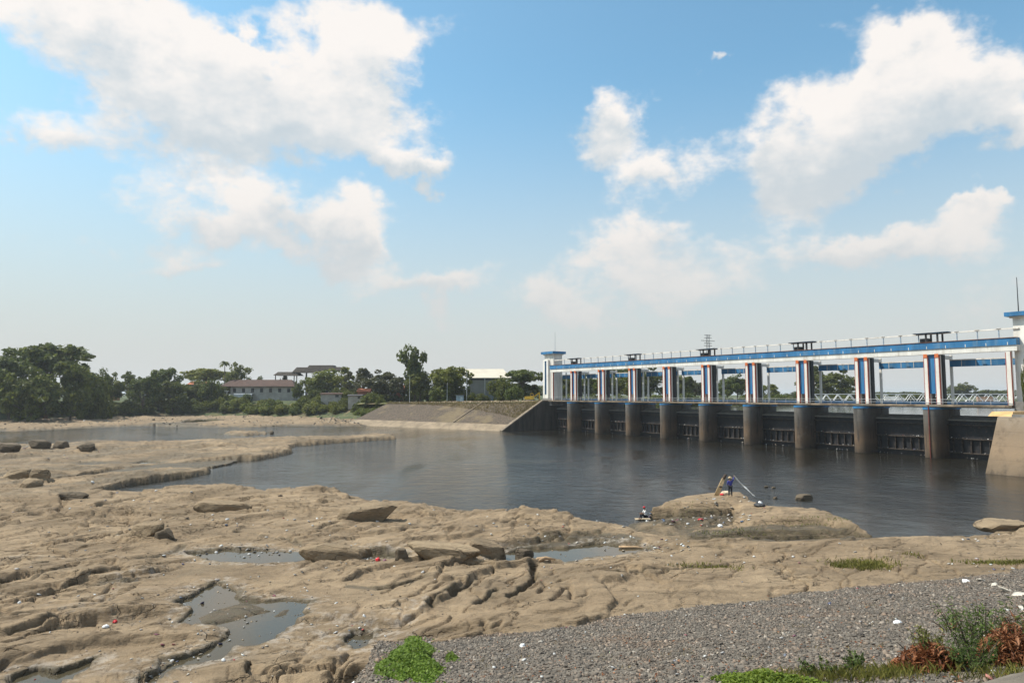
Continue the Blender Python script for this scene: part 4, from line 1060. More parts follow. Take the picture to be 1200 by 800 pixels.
for i in range(40):
    px = 225 + i * 9.2 + rnd.uniform(-4, 4); Yd = np.interp(px, [225, 340, 440, 640], [352, 338, 306, 282]) + rnd.uniform(-6, 6)
    if 268 < px < 346: Yd -= 12
    x = at_depth(px, Yd); z_ = max(zground(x, Yd), 8.0 if px > 440 else 0); w_ = rnd.uniform(12, 22); mt_ = rnd.choice([L_DARK, L_MID, L_MID, L_LIGHT])
    t_ = empty('shrub', (x, Yd, z_ - .2), rnd.uniform(0, 6)); R = w_ / 2 / F * Yd; h = rnd.uniform(6, 13) / F * Yd * (.9 if 268 < px < 346 else 1.1); k_ = rnd.randrange(3)
    tag(t_, near_label(px, ('wide ' if w_ > 17 else 'small ') + {'leaf_dark': 'dark', 'leaf_mid': 'green', 'leaf_light': 'pale green'}[mt_.name] + ' bush on the flat', 'beside'), 'shrub', 'bushes on top of the bank')
    c = obj('foliage', crown_mesh('bush', k_, mt_), t_); c.scale = (R, R, h); c = obj('stem', PROTO['bush'][k_][1], t_); c.scale = (R * .6, R * .6, h)
for i in range(34):
    v_ = 12 + i * 8.5 + rnd.uniform(-3, 3); x, y = wl(9 * SP + 9 + rnd.uniform(-1, 5), v_); z_ = max(zground(x, y), 6.5)
    t_ = empty('shrub', (x, y, z_ - .3), rnd.uniform(0, 6)); R = rnd.uniform(3.5, 5.5); h = rnd.uniform(3.5, 6.5); k_ = rnd.randrange(3); tag(t_, bay_label(600 + F / cT * x / y, 'low bush on the upstream bank'), 'shrub', 'bushes on the upstream bank')
    c = obj('foliage', crown_mesh('bush', k_, L_DARK if i % 3 else L_MID), t_); c.scale = (R, R, h); c = obj('stem', PROTO['bush'][k_][1], t_); c.scale = (R * .6, R * .6, h)
def bigbush(px, top, Yd, wpx, mat, label, z): return tree(px, top, Yd, wpx, 'bush', mat, label, None, 'shrub', z, 'shrub')
bigbush(588, 444, 256, 36, L_DARK, 'big dark rounded bush in front of the warehouse', 8.4)
bigbush(602, 454, 250, 24, L_MID, 'smaller green bush leaning against the big dark bush', 8.5)
bigbush(437, 461, 286, 26, L_MID, 'green bush at the left top corner of the stone revetment', 7.0)
bigbush(1204, 425, 112, 11, L_MID, 'green potted bush beside the right tower at the photo edge', 8.2)
# palm
xp = at_depth(262, 352); zp = zground(xp, 352); pm = empty('palm_tree', (xp, 352, zp)); tag(pm, 'slim palm standing above the left trees near the house', 'palm')
hp = z_of(424, 352) - zp
MB().tube([(0, 0, -.3), (.3, 0, hp * .5), (.1, 0, hp)], [.3, .22, .18], 7).obj('trunk', M_BARK, pm, smooth=True)
mb = MB(); r_ = np.random.default_rng(3)
for k in range(20):
    a_ = k * 2.4; e_ = r_.uniform(-.3, 1.0); dv = Vector((math.cos(a_), math.sin(a_), 0))
    pts = [Vector((.1, 0, hp)) + dv * 3.0 * s_ + Vector((0, 0, 2.4 * e_ * s_ - 2.6 * s_ * s_)) for s_ in (0, .25, .5, .75, 1)]
    sd = dv.cross(Vector((0, 0, 1))); v_ = []
    for j, p_ in enumerate(pts): w_ = [.1, .55, .6, .45, .08][j]; v_ += [p_ + sd * w_ - Vector((0, 0, .25 * w_)), p_, p_ - sd * w_ - Vector((0, 0, .25 * w_))]
    mb.add(v_, [(3 * j + c_, 3 * j + 3 + c_, 3 * j + 4 + c_, 3 * j + 1 + c_) for j in range(4) for c_ in (0, 1)])
mb.obj('crown', L_DARK, pm)

# ------------------------------------------------------------------ boulders
def boulder(px, py, wpx, hpx, label, mat=None, dep=1.0, seed=0, rz=0.0, tilt=(0, 0), sink=.25, z=None, group=None, flat=False):
    if z is None: x, y, z = on_rock(px, py)
    else: x, y = map(float, G(px, py, z))
    Yd = y; w = wpx / F * Yd / 2; h = hpx / F * Yd; r = np.random.default_rng(seed + 1000)
    bm = bmesh.new(); bmesh.ops.create_icosphere(bm, subdivisions=4, radius=1)
    v = np.array([q_.co[:] for q_ in bm.verts]); f = [[q_.index for q_ in fc.verts] for fc in bm.faces]; bm.free()
    nrm = r.normal(0, 1, (11, 3)); nrm[:, 2] *= .6; nrm /= np.linalg.norm(nrm, axis=1, keepdims=True); off = r.uniform(.6, .9, 11)
    nrm = np.concatenate([nrm, [[.08, -.1, .99], [0, 0, -1]]]); off = np.append(off, [.5 if wpx > 38 else .78, .6])
    dt = v @ nrm.T; rr = np.min(np.where(dt > .05, off / np.maximum(dt, .05), 9), axis=1); rr = np.minimum(rr, 1.0)
    nz = np.array([fbm(v[:, 0] * 2.2 + seed, v[:, 1] * 2.2 + v[:, 2] * 1.7, 4, seed)])[0]
    nz2 = fbm(v[:, 0] * 7 + seed, v[:, 1] * 7 + v[:, 2] * 6, 3, seed + 3)
    v = v * (rr * (1 + .07 * nz + .025 * nz2))[:, None]
    v[:, 2] /= .5 if flat else .55
    v = v * np.array([w * 1.12, w * dep, h * .62])
    v[:, 2] += v[:, 0] * tilt[0] + v[:, 1] * tilt[1]
    o = obj('boulder', mesh_data('boulder', v, f, mat or M_BOULDER, False), None, (x, y + w * dep * .7, z + h * (.5 - sink)), (0, 0, rz))
    tag(o, label, 'boulder', group); return o
boulder(429, 610, 68, 20, 'large flat-topped boulder overhanging the shelf near the water', None, .55, 1, .15, (.12, .1))
boulder(166, 630, 44, 18, 'wedge-shaped tan boulder alone on the left of the shelf', None, .6, 2, -.3, (.14, 0))
boulder(189, 632, 24, 10, 'small dark boulder tucked against the wedge-shaped one', M_DARKROCK, .7, 3)
boulder(392, 656, 80, 17, 'broad tilted slab beside the right end of the narrow pool', None, .5, 4, .1, (-.1, -.15))
boulder(519, 657, 80, 15, 'long tilted slab with dark undercut edge in the middle trench', None, .45, 5, -.05, (-.08, .06))
boulder(573, 652, 46, 16, 'rounded tan boulder at the left end of the central pool', None, .7, 6, .4, (-.2, .1))
boulder(614, 655, 22, 9, 'dark soaked rock standing in the central pool', M_DARKROCK, .7, 7, .3, (0, 0), .25, .6)
boulder(562, 662, 28, 6, 'low flat rock in front of the central pool boulder', None, .7, 8)
boulder(258, 601, 62, 11, 'long low rounded rock lying across the shelf', None, .35, 9, -.05)
boulder(470, 659, 16, 9, 'small rock in the littered trench between the slabs', M_DARKROCK, .8, 10)
boulder(79, 586, 36, 7, 'flat dark rock at the tip of the left inlet', M_DARKROCK, .6, 11)
for i, (px, py, w, h, nm_) in enumerate([(4, 530, 30, 9, 'dark rock at the left edge of the far spit'), (42, 525, 26, 8, 'second dark rock from the left edge on the far spit'), (68, 525, 18, 7, 'small dark rock in the middle of the rocks on the far spit'),
                                         (98, 525, 24, 8, 'dark rock ending the row on the far spit'), (18, 561, 36, 10, 'broad brown rock at the left edge above the inlet'), (43, 564, 22, 9, 'rounded brown rock right of the broad one above the inlet'), (30, 571, 28, 8, 'low brown rock in front of the two above the inlet')]):
    boulder(px, py, w, h, nm_, M_DARKROCK if i < 4 else M_BOULDER, .6, 20 + i)
boulder(1197, 604, 40, 5, 'flat overhanging rock at the right edge by the water', None, .7, 31, 0, (0, 0), .1)
boulder(1190, 621, 64, 9, 'rounded rock below the flat one at the right edge', None, .7, 32)
boulder(945, 585, 22, 5, 'low mossy rock breaking the water right of the standing person', M_DARKROCK, .6, 33, .1, (0, 0), .35, .05)
boulder(898, 571, 5, 1.6, 'tiny dark rock in the water, left one behind the headland', M_DARKROCK, .7, 34, 0, (0, 0), .3, .02)
boulder(907, 572, 5, 1.6, 'tiny dark rock in the water, right one behind the headland', M_DARKROCK, .7, 35, 0, (0, 0), .3, .02)
boulder(909, 584, 5, 2, 'tiny dark rock in the water close to the headland', M_DARKROCK, .7, 36, 0, (0, 0), .3, .02)
boulder(318, 507.5, 6, 2.2, 'small dark stone at the end of the islet in the far pool', M_DARKROCK, .7, 37, 0, (0, 0), .2, .2)
r_ = np.random.default_rng(77)
pts = []
for i in range(420):
    px = r_.uniform(375, 470); py = 487 + (px - 375) * .02 + r_.uniform(-1.5, 9)
    x, y = G(px, py, .6); zz_ = max(zrock(x, y), zground(x, y))
    if zz_ > .1: pts.append((x, y, zz_ + .05))
for i in range(900):
    px = r_.uniform(-10, 440); py = r_.uniform(486, 501) if i % 3 else r_.normal(488, 1.2)
    x, y = G(px, py, .9); zz_ = zrock(x, y)
    if zz_ > .15: pts.append((x, y, zz_ + .02))
kind(scatter('rubble', island_mat('rubble_stone', [(0, (0.05, 0.045, 0.04)), (.6, (0.12, 0.105, 0.09)), (1, (0.3, 0.26, 0.21))]), np.array(pts), np.minimum(r_.uniform(.25, .75, len(pts)), .2 + r_.exponential(.2, len(pts))), .6, 78), 'stuff')

# loose stones and litter on the shelf
def rock_points(spec, seed):
    r = np.random.default_rng(seed); P_ = []
    for (px, py, sx_, sy_, n) in spec:
        p = np.stack([r.normal(px, sx_, n), r.normal(py, sy_, n)], -1)
        x = G(p[:, 0], p[:, 1], 1.0)
        for _ in range(3):
            z = np.maximum(hfast(x[:, 0], x[:, 1]), 0.02); x = np.stack([G(p[i, 0], p[i, 1], z[i]) for i in range(n)])
        z = np.maximum(hfast(x[:, 0], x[:, 1]), 0.02)
        for zpoly, zl in PLW: z = np.where(sdf(x[:, 0], x[:, 1], zpoly) > 0, np.maximum(z, zl), z)
        P_.append(np.concatenate([x, z[:, None]], 1)[z > .03])
    return np.concatenate(P_)
lp = rock_points([(270, 728, 60, 22, 50), (300, 650, 50, 5, 40), (440, 654, 25, 3, 30), (830, 607, 30, 3, 60), (770, 610, 20, 3, 25), (770, 641, 25, 3, 40), (200, 780, 30, 10, 26), (100, 690, 80, 50, 60), (250, 600, 140, 22, 80),
                  (600, 612, 120, 10, 40), (700, 670, 80, 12, 25), (900, 650, 150, 8, 40), (1150, 632, 30, 3, 12), (1170, 664, 30, 6, 20), (420, 742, 12, 5, 20), (350, 690, 90, 30, 50), (200, 495, 150, 4, 90), (860, 588, 60, 5, 25), (60, 530, 60, 8, 25)], 51)
ls = np.random.default_rng(52).uniform(.03, .10, len(lp)) * np.clip(lp[:, 1] / 32, 1, 3.2)
lp[:, 2] += ls * .25
kind(scatter('litter', M_LITTER, lp, ls, .45, 53), 'stuff')
pb = rock_points([(200, 620, 160, 40, 380), (500, 640, 120, 25, 260), (150, 720, 120, 45, 350), (900, 650, 160, 12, 160), (480, 700, 60, 20, 120)], 54)
bs = np.random.default_rng(55).uniform(.02, .07, len(pb)) * np.clip(pb[:, 1] / 38, .8, 2)
kind(scatter('pebbles', island_mat('pebble', [(0, (0.12, 0.09, 0.06)), (.6, (0.3, 0.23, 0.155)), (1, (0.42, 0.35, 0.27))]), pb, bs, .6, 56), 'stuff')
n_ = 170; r_ = np.random.default_rng(61)
sxp = np.stack([r_.uniform(440, 1200, n_), r_.uniform(675, 800, n_)], -1)
def on_slope(px, py):
    z = 3.0
    for _ in range(9):
        x, y = G(px, py, z); z = .45 * z + .55 * float(hslope(np.array([x]), np.array([y]))[0])
    x, y = G(px, py, z); return float(x), float(y), float(hslope(np.array([x]), np.array([y]))[0])
sp_ = np.array([on_slope(*p) for p in sxp if p[1] > 748 - (p[0] - 440) * .11])
kind(scatter('slope_litter', M_LITTER, sp_ + (0, 0, .05), r_.uniform(.03, .075, len(sp_)), .4, 62), 'stuff')
M_BAG = paint('white_plastic', (0.75, 0.76, 0.77), .35, .1, 6, None, 0, .02, 20)
M_REDP = paint('red_plastic', (0.55, 0.02, 0.03), .4, .15, 6)
def scrap(px, py, size, mat, label, slope_=False, name='litter_bag', cat='litter', el_=.6, seed=0):
    x, y, z = (on_slope if slope_ else on_rock)(px, py)
    bm = bmesh.new(); bmesh.ops.create_icosphere(bm, subdivisions=3, radius=1)
    v = np.array([q_.co[:] for q_ in bm.verts]); f = [[q_.index for q_ in fc.verts] for fc in bm.faces]; bm.free()
    d = 1 + .55 * fbm(v[:, 0] * 1.8 + seed, v[:, 1] * 1.8 + v[:, 2], 4, seed + 5)
    v = v * d[:, None] * np.array([size, size * .7, size * el_])
    o = obj(name, mesh_data(name, v, f, mat, True), None, (x, y, z + size * el_ * .5), (0, 0, seed)); tag(o, label, cat); return o
scrap(612, 757, .12, M_BAG, 'round white scrap lying on the middle of the stone slope', True, seed=1)
scrap(633, 730, .13, M_BAG, 'crumpled white bag on the stone slope below the rock edge', True, seed=2)
scrap(648, 728, .10, M_BAG, 'small white scrap right beside the crumpled bag', True, seed=3)
scrap(1052, 731, .16, M_BAG, 'pale scrap with a trailing strip on the right of the slope', True, seed=4, el_=.4)
scrap(1132, 681, .2, M_BAG, 'white bag on the slope near the pale concrete strip', True, seed=5)
scrap(1045, 697, .14, M_DARK, 'dark rag lying high on the right of the slope', True, seed=6, el_=.4)
scrap(985, 676, .38, M_DARK, 'black cloth heap at the top edge of the slope', True, seed=7, el_=.45)
scrap(135, 725, .12, M_REDP, 'red plastic bag lying on the left of the rock shelf', seed=8)
scrap(443, 657, .15, M_REDP, 'red ball in the littered trench between the slabs', seed=9, el_=1.0)
scrap(124, 735, .14, M_BAG, 'white scrap beside the red bag on the shelf', seed=10)
scrap(243, 776, .13, M_BAG, 'white bag at the edge of the lower left pool', seed=11)
scrap(262, 774, .09, M_BAG, 'small white cup at the edge of the lower left pool', seed=12, el_=.7)
scrap(290, 740, .15, paint('tan_plastic', (0.45, 0.36, 0.24), .6), 'tan bag standing in the forked pool', seed=13, el_=.9)
scrap(417, 799, .2, M_BAG, 'white sheet scrap at the foot of the stone slope', seed=14, el_=.5)
scrap(844, 617, .22, M_BAG, 'white bag among litter below the headland cliff', seed=15)
scrap(821, 609, .22, M_REDP, 'red and white litter heap below the headland cliff', seed=16, el_=.4)
# pale broken concrete strip on the slope
for i, (px, py, w_) in enumerate([(1120, 670, .8), (1150, 679, .55), (1165, 685, .4), (1180, 693, .7), (1195, 698, .8), (1199, 714, .3), (1026, 671, .7), (1037, 670, .4)]):
    x, y, z = on_slope(px, py); o = scatter('concrete_piece', M_GREYC if i > 5 else paint('white_concrete', (0.5, 0.46, 0.4), .9, .2, 4), np.array([[0, 0, 0.]]), np.array([w_ * .5]), .25, 200 + i)
    o.location = (x, y, z + .03)
    tag(o, ['long pale concrete piece starting the broken strip on the slope', 'pale concrete piece second in the broken strip', 'small pale concrete piece in the middle of the broken strip', 'pale concrete piece near the right end of the strip', 'pale concrete piece ending the strip at the photo edge',
            'small pale piece below the strip at the photo edge', 'grey stone slab on the top edge of the slope', 'small grey stone beside the slab on the slope edge'][i], 'concrete')

# ------------------------------------------------------------------ buildings on the far bank
M_HWALL = paint('house_wall', (0.36, 0.35, 0.32), .9, .25, .4, (0.25, 0.23, 0.2), .5)
M_HROOF = paint('brown_roof', (0.085, 0.05, 0.04), .9, .3, .6, (0.08, 0.055, 0.045), .5)
M_TILE = paint('red_tiles', (0.36, 0.12, 0.06), .9, .3, .8)
M_SHED = paint('grey_cladding', (0.20, 0.20, 0.195), .7, .15, .4)
M_CREAM = paint('cream_roof', (0.52, 0.47, 0.38), .7, .1, .3)
M_GLASS = paint('dark_window', (0.02, 0.022, 0.025), .3, .3, 1)
M_WOOD = paint('dark_wood', (0.06, 0.05, 0.042), .9, .4, 1)
def gable(parent, x0, x1, y0, y1, z0, z1, mat, name='roof', hip=0.0, th=.2):
    ym = (y0 + y1) / 2
    v = [(x0, y0, z0), (x1, y0, z0), (x1, y1, z0), (x0, y1, z0), (x0 + hip, ym, z1), (x1 - hip, ym, z1)]
    v2 = [(a_, b_, c_ - th) for a_, b_, c_ in v]
    f = [(0, 1, 5, 4), (2, 3, 4, 5), (1, 2, 5), (3, 0, 4), (7, 6, 10, 11), (9, 8, 11, 10), (8, 7, 11), (6, 9, 10), (0, 6, 7, 1), (1, 7, 8, 2), (2, 8, 9, 3), (3, 9, 6, 0)]
    return MB().add(v + v2, f).obj(name, mat, parent)
# white house
Yd = 345; hx0, hx1 = at_depth(270, Yd), at_depth(344, Yd); zb = zground((hx0 + hx1) / 2, Yd) - .3
hs = empty('house', ((hx0 + hx1) / 2, Yd, zb)); tag(hs, 'long white house with brown hipped roof on the far bank', 'house')
hw = (hx1 - hx0) / 2; zr = z_of(452.5, Yd) - zb
MB().box(-hw, hw, 0, 10, 0, zr).obj('wall', M_HWALL, hs)
gable(hs, -hw - 5, hw + .8, -1.3, 11.3, zr, z_of(444.5, Yd) - zb, M_HROOF, hip=3.5)
for i, c in enumerate(np.linspace(-hw + 2.0, hw - 2.5, 7)):
    w_ = MB().box(c - .75, c + .75, -.06, -.004, zr - 3.0, zr - .9).obj('window', M_GLASS, hs)
    MB().box(c - .9, c + .9, -.2, -.064, zr - 3.15, zr - 3.02).obj('sill', M_HWALL, w_)
MB().box(-hw + 3, -hw + 12, -3.2, -.07, zr - 4.0, zr - 3.7, (-hw + 3, -hw + 12, -3.0, -.07)).obj('awning', paint('grey_awning', (0.42, 0.45, 0.48), .7), hs)
MB().box(-hw + 3, -hw + 12, -3.3, -3.1, zr - 5.5, zr - 4.0).obj('lower_wall', paint('pale_wall', (0.5, 0.52, 0.53), .8), hs)
# small red and grey roofs and shacks
def shack(px, top, Yd, wpx, hpx, wallm, roofm, label, zr_=1.4):
    x = at_depth(px, Yd); z = zground(x, Yd) - .3; t_ = empty('shack', (x, Yd, z)); tag(t_, label, 'house')
    w_ = wpx / 2 / F * Yd; h_ = z_of(top, Yd) - z; zt = max(h_ - zr_, 1.8)
    MB().box(-w_, w_, 0, w_ * 1.4, 0, zt).obj('wall', wallm, t_); gable(t_, -w_ - .4, w_ + .4, -.7, w_ * 1.4 + .7, zt, h_, roofm)
    MB().box(-w_ * .25, w_ * .15, -.06, -.004, .2, min(2.2, zt - .1)).obj('door', M_GLASS, t_)
    if wpx > 14: MB().box(w_ * .4, w_ * .75, -.06, -.004, zt - 1.5, zt - .5).obj('window', M_GLASS, t_)
    return t_
shack(232, 447, 352, 24, 20, M_HWALL, M_TILE, 'red roofed house half hidden by trees left of the white house')
shack(130, 458, 350, 12, 12, paint('ochre_wall', (0.4, 0.22, 0.08), .9), M_TILE, 'tiny orange hut glimpsed between the left trees')
shack(388, 460, 316, 24, 12, M_HWALL, M_HROOF, 'low grey shack with flat brown roof above the green bank', .5)
shack(426, 455, 312, 14, 12, paint('brick_wall', (0.35, 0.13, 0.07), .9), M_TILE, 'small red roofed shack among the brown-green trees')
shack(467, 451, 305, 12, 14, paint('brick_wall', (0.38, 0.13, 0.07), .9), M_TILE, 'red shack seen through the brown-green tree')
shack(416, 462, 304, 16, 8, M_HWALL, paint('dark_sheet', (0.08, 0.08, 0.09), .7), 'dark shack with pale boards beside the green bank', .4)
# dark pavilion
Yd = 372; pv = empty('pavilion', (at_depth(364, Yd), Yd, zground(at_depth(364, Yd), Yd))); tag(pv, 'dark open pavilion with stepped flat roofs above the trees', 'pavilion')
z0 = pv.location.z
for i, (a_, b_, t0, t1) in enumerate([(323, 352, 440, 435), (344, 376, 436.5, 429.5), (358, 394, 434.5, 427), (380, 402, 434, 429)]):
    xa, xb = at_depth(a_, Yd) - pv.location.x, at_depth(b_, Yd) - pv.location.x; za, zb_ = z_of(t0, Yd) - z0, z_of(t1, Yd) - z0
    rf = MB().box(xa, xb, -5 + i, 6 + i * .7, za, zb_ - .4, (xa + 2, xb - 2, -3 + i, 4 + i * .7)).obj('roof', M_WOOD, pv)
    for c in np.linspace(xa + 1, xb - 1, 3): MB().box(c - .2, c + .2, -4 + i, -3.6 + i, -.3, za).obj('post', M_WOOD, rf)
# warehouse
Yd = 292; wx0, wx1 = at_depth(549, Yd), at_depth(592, Yd); zb = 8.6
wh = empty('warehouse', ((wx0 + wx1) / 2, Yd, zb)); tag(wh, 'grey sheet-metal warehouse with cream roof behind the revetment', 'warehouse')
ww_ = (wx1 - wx0) / 2; zt = z_of(442.5, Yd) - zb
MB().box(-ww_, ww_, 0, 24, -.5, zt - 1.0).obj('wall', M_SHED, wh)
MB().box(-ww_ + .2, ww_ - .2, .4, 23.6, zt - 1.0, zt).obj('clerestory', M_GLASS, wh)
za = z_of(432, Yd + 10) - zb
mb = MB(); v = [(-ww_ - 1, -1.5, zt), (ww_ + 2.5, -1.5, zt), (ww_ - 1, 12, za), (-ww_ - 4, 12, za), (ww_ + 2.5, 25, zt), (-ww_ - 1, 25, zt)]
mb.add(v + [(a_, b_, c_ - .25) for a_, b_, c_ in v], [(0, 1, 2, 3), (3, 2, 4, 5), (7, 6, 9, 8), (8, 9, 11, 10), (0, 6, 7, 1), (1, 7, 8, 2), (2, 8, 10, 4), (4, 10, 11, 5), (5, 11, 9, 3), (3, 9, 6, 0)]).obj('roof', M_CREAM, wh)
for c in np.linspace(-ww_ + .3, ww_ - .3, 9): MB().box(c - .1, c + .1, -.12, -.004, -.4, zt - 1.05).obj('cladding_rib', M_SHED, wh)
MB().box(-ww_ + .45, ww_ - .45, -.09, -.008, -.4, 3.2).obj('lower_band', paint('bluish_band', (0.13, 0.16, 0.19), .8), wh)
for c in (-ww_ - .4, -ww_ + 7): MB().tube([(c, -1.3, -.4), (c, -1.3, zt - .3)], .16, 6).obj('post', M_STEEL, wh)
# kiosk, lamp posts
x, Yd = at_depth(539, 262), 262; kz = 8.5; ks = empty('kiosk', (x, Yd, kz)); tag(ks, 'small pale blue kiosk standing on top of the revetment', 'kiosk')
MB().box(-1.4, 1.4, -1, 1, -.3, 2.6).obj('wall', paint('pale_blue', (0.36, 0.45, 0.52), .7), ks)
MB().box(-1.9, 1.7, -1.3, 1.3, 2.6, 2.8).obj('roof', paint('grey_roof', (0.3, 0.3, 0.3), .8), ks)
MB().box(.2, 1.0, -1.06, -1.004, -.2, 2.0).obj('door', paint('white_door', (0.6, 0.65, 0.68), .6), ks)
def pole(px, top, Yd, label):
    x = at_depth(px, Yd); z = max(zground(x, Yd), 8.2); t_ = empty('lamp_post', (x, Yd, z)); tag(t_, label, 'lamp post'); h_ = z_of(top, Yd) - z
    MB().tube([(0, 0, -.5), (0, 0, h_)], [.13, .08], 7).obj('post', M_STEEL, t_); MB().tube([(0, 0, h_), (-.5, -.3, h_ + .25), (-1.4, -.6, h_ + .3)], .05, 6).obj('arm', M_STEEL, t_)
    MB().box(-1.9, -1.2, -.8, -.5, h_ + .22, h_ + .4).obj('lamp_head', M_STEEL, t_)
pole(524, 444, 258, 'slim lamp post in front of the bright spreading tree')
pole(547, 431, 258, 'lamp post at the left corner of the warehouse')
pole(480, 441, 275, 'thin lamp post beside the tallest slender tree')
# excavator beside the tower
x, Yd = at_depth(621, 246), 246; ex = empty('excavator', (x, Yd, 8.95), -.1); tag(ex, 'yellow excavator parked beside the far tower', 'excavator')
M_YEL = paint('yellow_paint', (0.62, 0.36, 0.03), .5, .2, 1)
for s in (-1, 1):
    poly_ = [(-1.7, .0), (-2.0, .4), (-1.7, .8), (1.7, .8), (2.0, .4), (1.7, .0)]
    mb = MB(); y_ = s * 1.1; mb.add([(a_, y_ - .25, b_) for a_, b_ in poly_] + [(a_, y_ + .25, b_) for a_, b_ in poly_], [tuple(range(5, -1, -1)), tuple(range(6, 12))] + [(i, (i + 1) % 6, 6 + (i + 1) % 6, 6 + i) for i in range(6)]); mb.obj('track', M_DARK, ex)
MB().box(-1.9, 1.5, -1.2, 1.2, .85, 1.9, (-1.8, 1.4, -1.1, 1.1)).obj('body', M_YEL, ex)
cb = MB().box(.2, 1.4, -1.1, .1, 1.9, 3.0, (.3, 1.2, -1.0, .0)).obj('cab', M_YEL, ex); MB().box(.4, 1.2, -1.16, -1.12, 2.1, 2.8).obj('window', M_GLASS, cb)
MB().add([(1.4, .3, 1.5), (1.4, .7, 1.5), (-.5 + 4, .7, 3.0), (-.5 + 4, .3, 3.0), (1.4, .3, 2.0), (1.4, .7, 2.0), (3.4, .7, 3.5), (3.4, .3, 3.5)], [(0, 3, 2, 1), (4, 5, 6, 7), (0, 1, 5, 4), (1, 2, 6, 5), (2, 3, 7, 6), (3, 0, 4, 7)]).obj('boom', M_YEL, ex)
MB().box(3.2, 3.6, .32, .68, .8, 3.2, (3.1, 3.6, .32, .68)).obj('arm', M_YEL, ex); MB().box(2.8, 3.6, .1, .9, .0, .8, (3.1, 3.7, .1, .9)).obj('bucket', M_DARK, ex)

# ------------------------------------------------------------------ truss bridge upstream, vehicles, pylon
bA = np.array([at_depth(935, 318), 318.]); bB = np.array([at_depth(1235, 282), 282.]); bl = np.hypot(*(bB - bA)); bz = 7.7
br = empty('truss_bridge', (float(bA[0]), float(bA[1]), bz), math.atan2(*(bB - bA)[::-1])); tag(br, 'white steel truss bridge crossing upstream behind the weir', 'bridge')
M_TRUSS = paint('truss_white', (0.62, 0.63, 0.64), .5, .15, 1)
MB().box(-4, bl, 0, 7, -.5, .0).obj('deck', M_GREYC, br); MB().box(-4, bl, -.15, -.004, -.6, .15).obj('edge_beam', paint('bridge_blue', (0.05, 0.1, 0.2), .6), br)
npan = int(bl / 4.8); ph = bl / npan
for y_ in (.1, 6.9):
    MB().box(0, bl, y_ - .13, y_ + .13, 3.85, 4.15).obj('top_chord', M_TRUSS, br); MB().box(0, bl, y_ - .13, y_ + .13, .15, .4).obj('bottom_chord', M_TRUSS, br)
    d1 = MB().tube([(0, y_, .3), (ph / 2, y_, 3.9)], .16, 5).me('diagonal', M_TRUSS); d2 = MB().tube([(ph / 2, y_, 3.9), (ph, y_, .3)], .16, 5).me('diagonal', M_TRUSS)
    for k in range(npan): obj('diagonal', d1, br, (k * ph, 0, 0)); obj('diagonal', d2, br, (k * ph, 0, 0))
pm_ = MB().box(-.9, .9, .0, 7, -9, -.51).me('pier', M_GREYC)
for k in range(3): obj('pier', pm_, br, (12 + k * 40, 0, 0))
def vehicle(s_, L_, hgt, boxm, cabm, label, name, lane=2.2):
    q_ = bA + (bB - bA) / bl * s_; nrm_ = np.array([-(bB - bA)[1], (bB - bA)[0]]) / bl; q_ = q_ + nrm_ * lane
    t_ = empty(name, (float(q_[0]), float(q_[1]), bz), math.atan2(*(bB - bA)[::-1])); tag(t_, label, name)
    if name == 'truck':
        MB().box(0, L_ * .72, -1.15, 1.15, .9, hgt).obj('cargo_box', boxm, t_)
        c_ = MB().box(L_ * .74, L_, -1.1, 1.1, .6, hgt * .8, (L_ * .74, L_ * .93, -1.05, 1.05)).obj('cab', cabm, t_); MB().box(L_ * .8, L_ * .9, -1.14, -1.1, hgt * .5, hgt * .72).obj('window', M_GLASS, c_)
        ws = (.15, .3, .86)
    else:
        c_ = MB().box(0, L_, -.85, .85, .35, .85, (.1, L_ - .1, -.8, .8)).box(.7, L_ - .9, -.8, .8, .85, 1.45, (1.1, L_ - 1.5, -.7, .7)).obj('body', cabm, t_); MB().box(1.15, L_ - 1.5, -.8, -.78, .95, 1.3).obj('window', M_GLASS, c_); ws = (.18, .82)
    wm_ = MB().tube([(0, -1.15, 0), (0, -.85, 0)], .45 if name == 'truck' else .32, 12).me('wheel', M_DARK)
    for w_ in ws:
        for y_ in (0, 2.0 if name == 'truck' else 1.75): obj('wheel', wm_, t_, (L_ * w_, y_, .45 if name == 'truck' else .32))
def s_at(px):
    best = min(np.linspace(-3, bl, 400), key=lambda s_: abs(600 + F * cT ** -1 * (bA + (bB - bA) / bl * s_)[0] / (bA + (bB - bA) / bl * s_)[1] - px)); return float(best)
M_VW = paint('vehicle_white', (0.72, 0.72, 0.70), .4, .08, 1)
vehicle(s_at(1037), 8.2, 3.0, M_VW, M_VW, 'white box truck on the truss bridge between the eighth and ninth piers', 'truck')
vehicle(s_at(1146), 7.5, 2.9, paint('cargo_brown', (0.36, 0.24, 0.17), .8), M_VW, 'truck with brown load on the truss bridge near the right tower', 'truck')
vehicle(s_at(1130), 4.3, 1.5, M_VW, M_VW, 'white car on the truss bridge behind the brown-loaded truck', 'car')
vehicle(s_at(958), 4.3, 1.5, M_VW, M_VW, 'white car at the left end of the truss bridge', 'car')
Yd = 330; x = at_depth(831, Yd); zb = zground(x, Yd); py_ = empty('power_pylon', (x, Yd, zb), .5); tag(py_, 'dark lattice power pylon rising behind the weir', 'pylon')
hp = z_of(392, Yd) - zb
for a_, b_ in ((-1, -1), (1, -1), (1, 1), (-1, 1)): MB().tube([(a_ * 1.5, b_ * 1.5, -.3), (a_ * .55, b_ * .55, hp * .7), (a_ * .5, b_ * .5, hp)], .09, 5).obj('leg', M_DARK, py_)
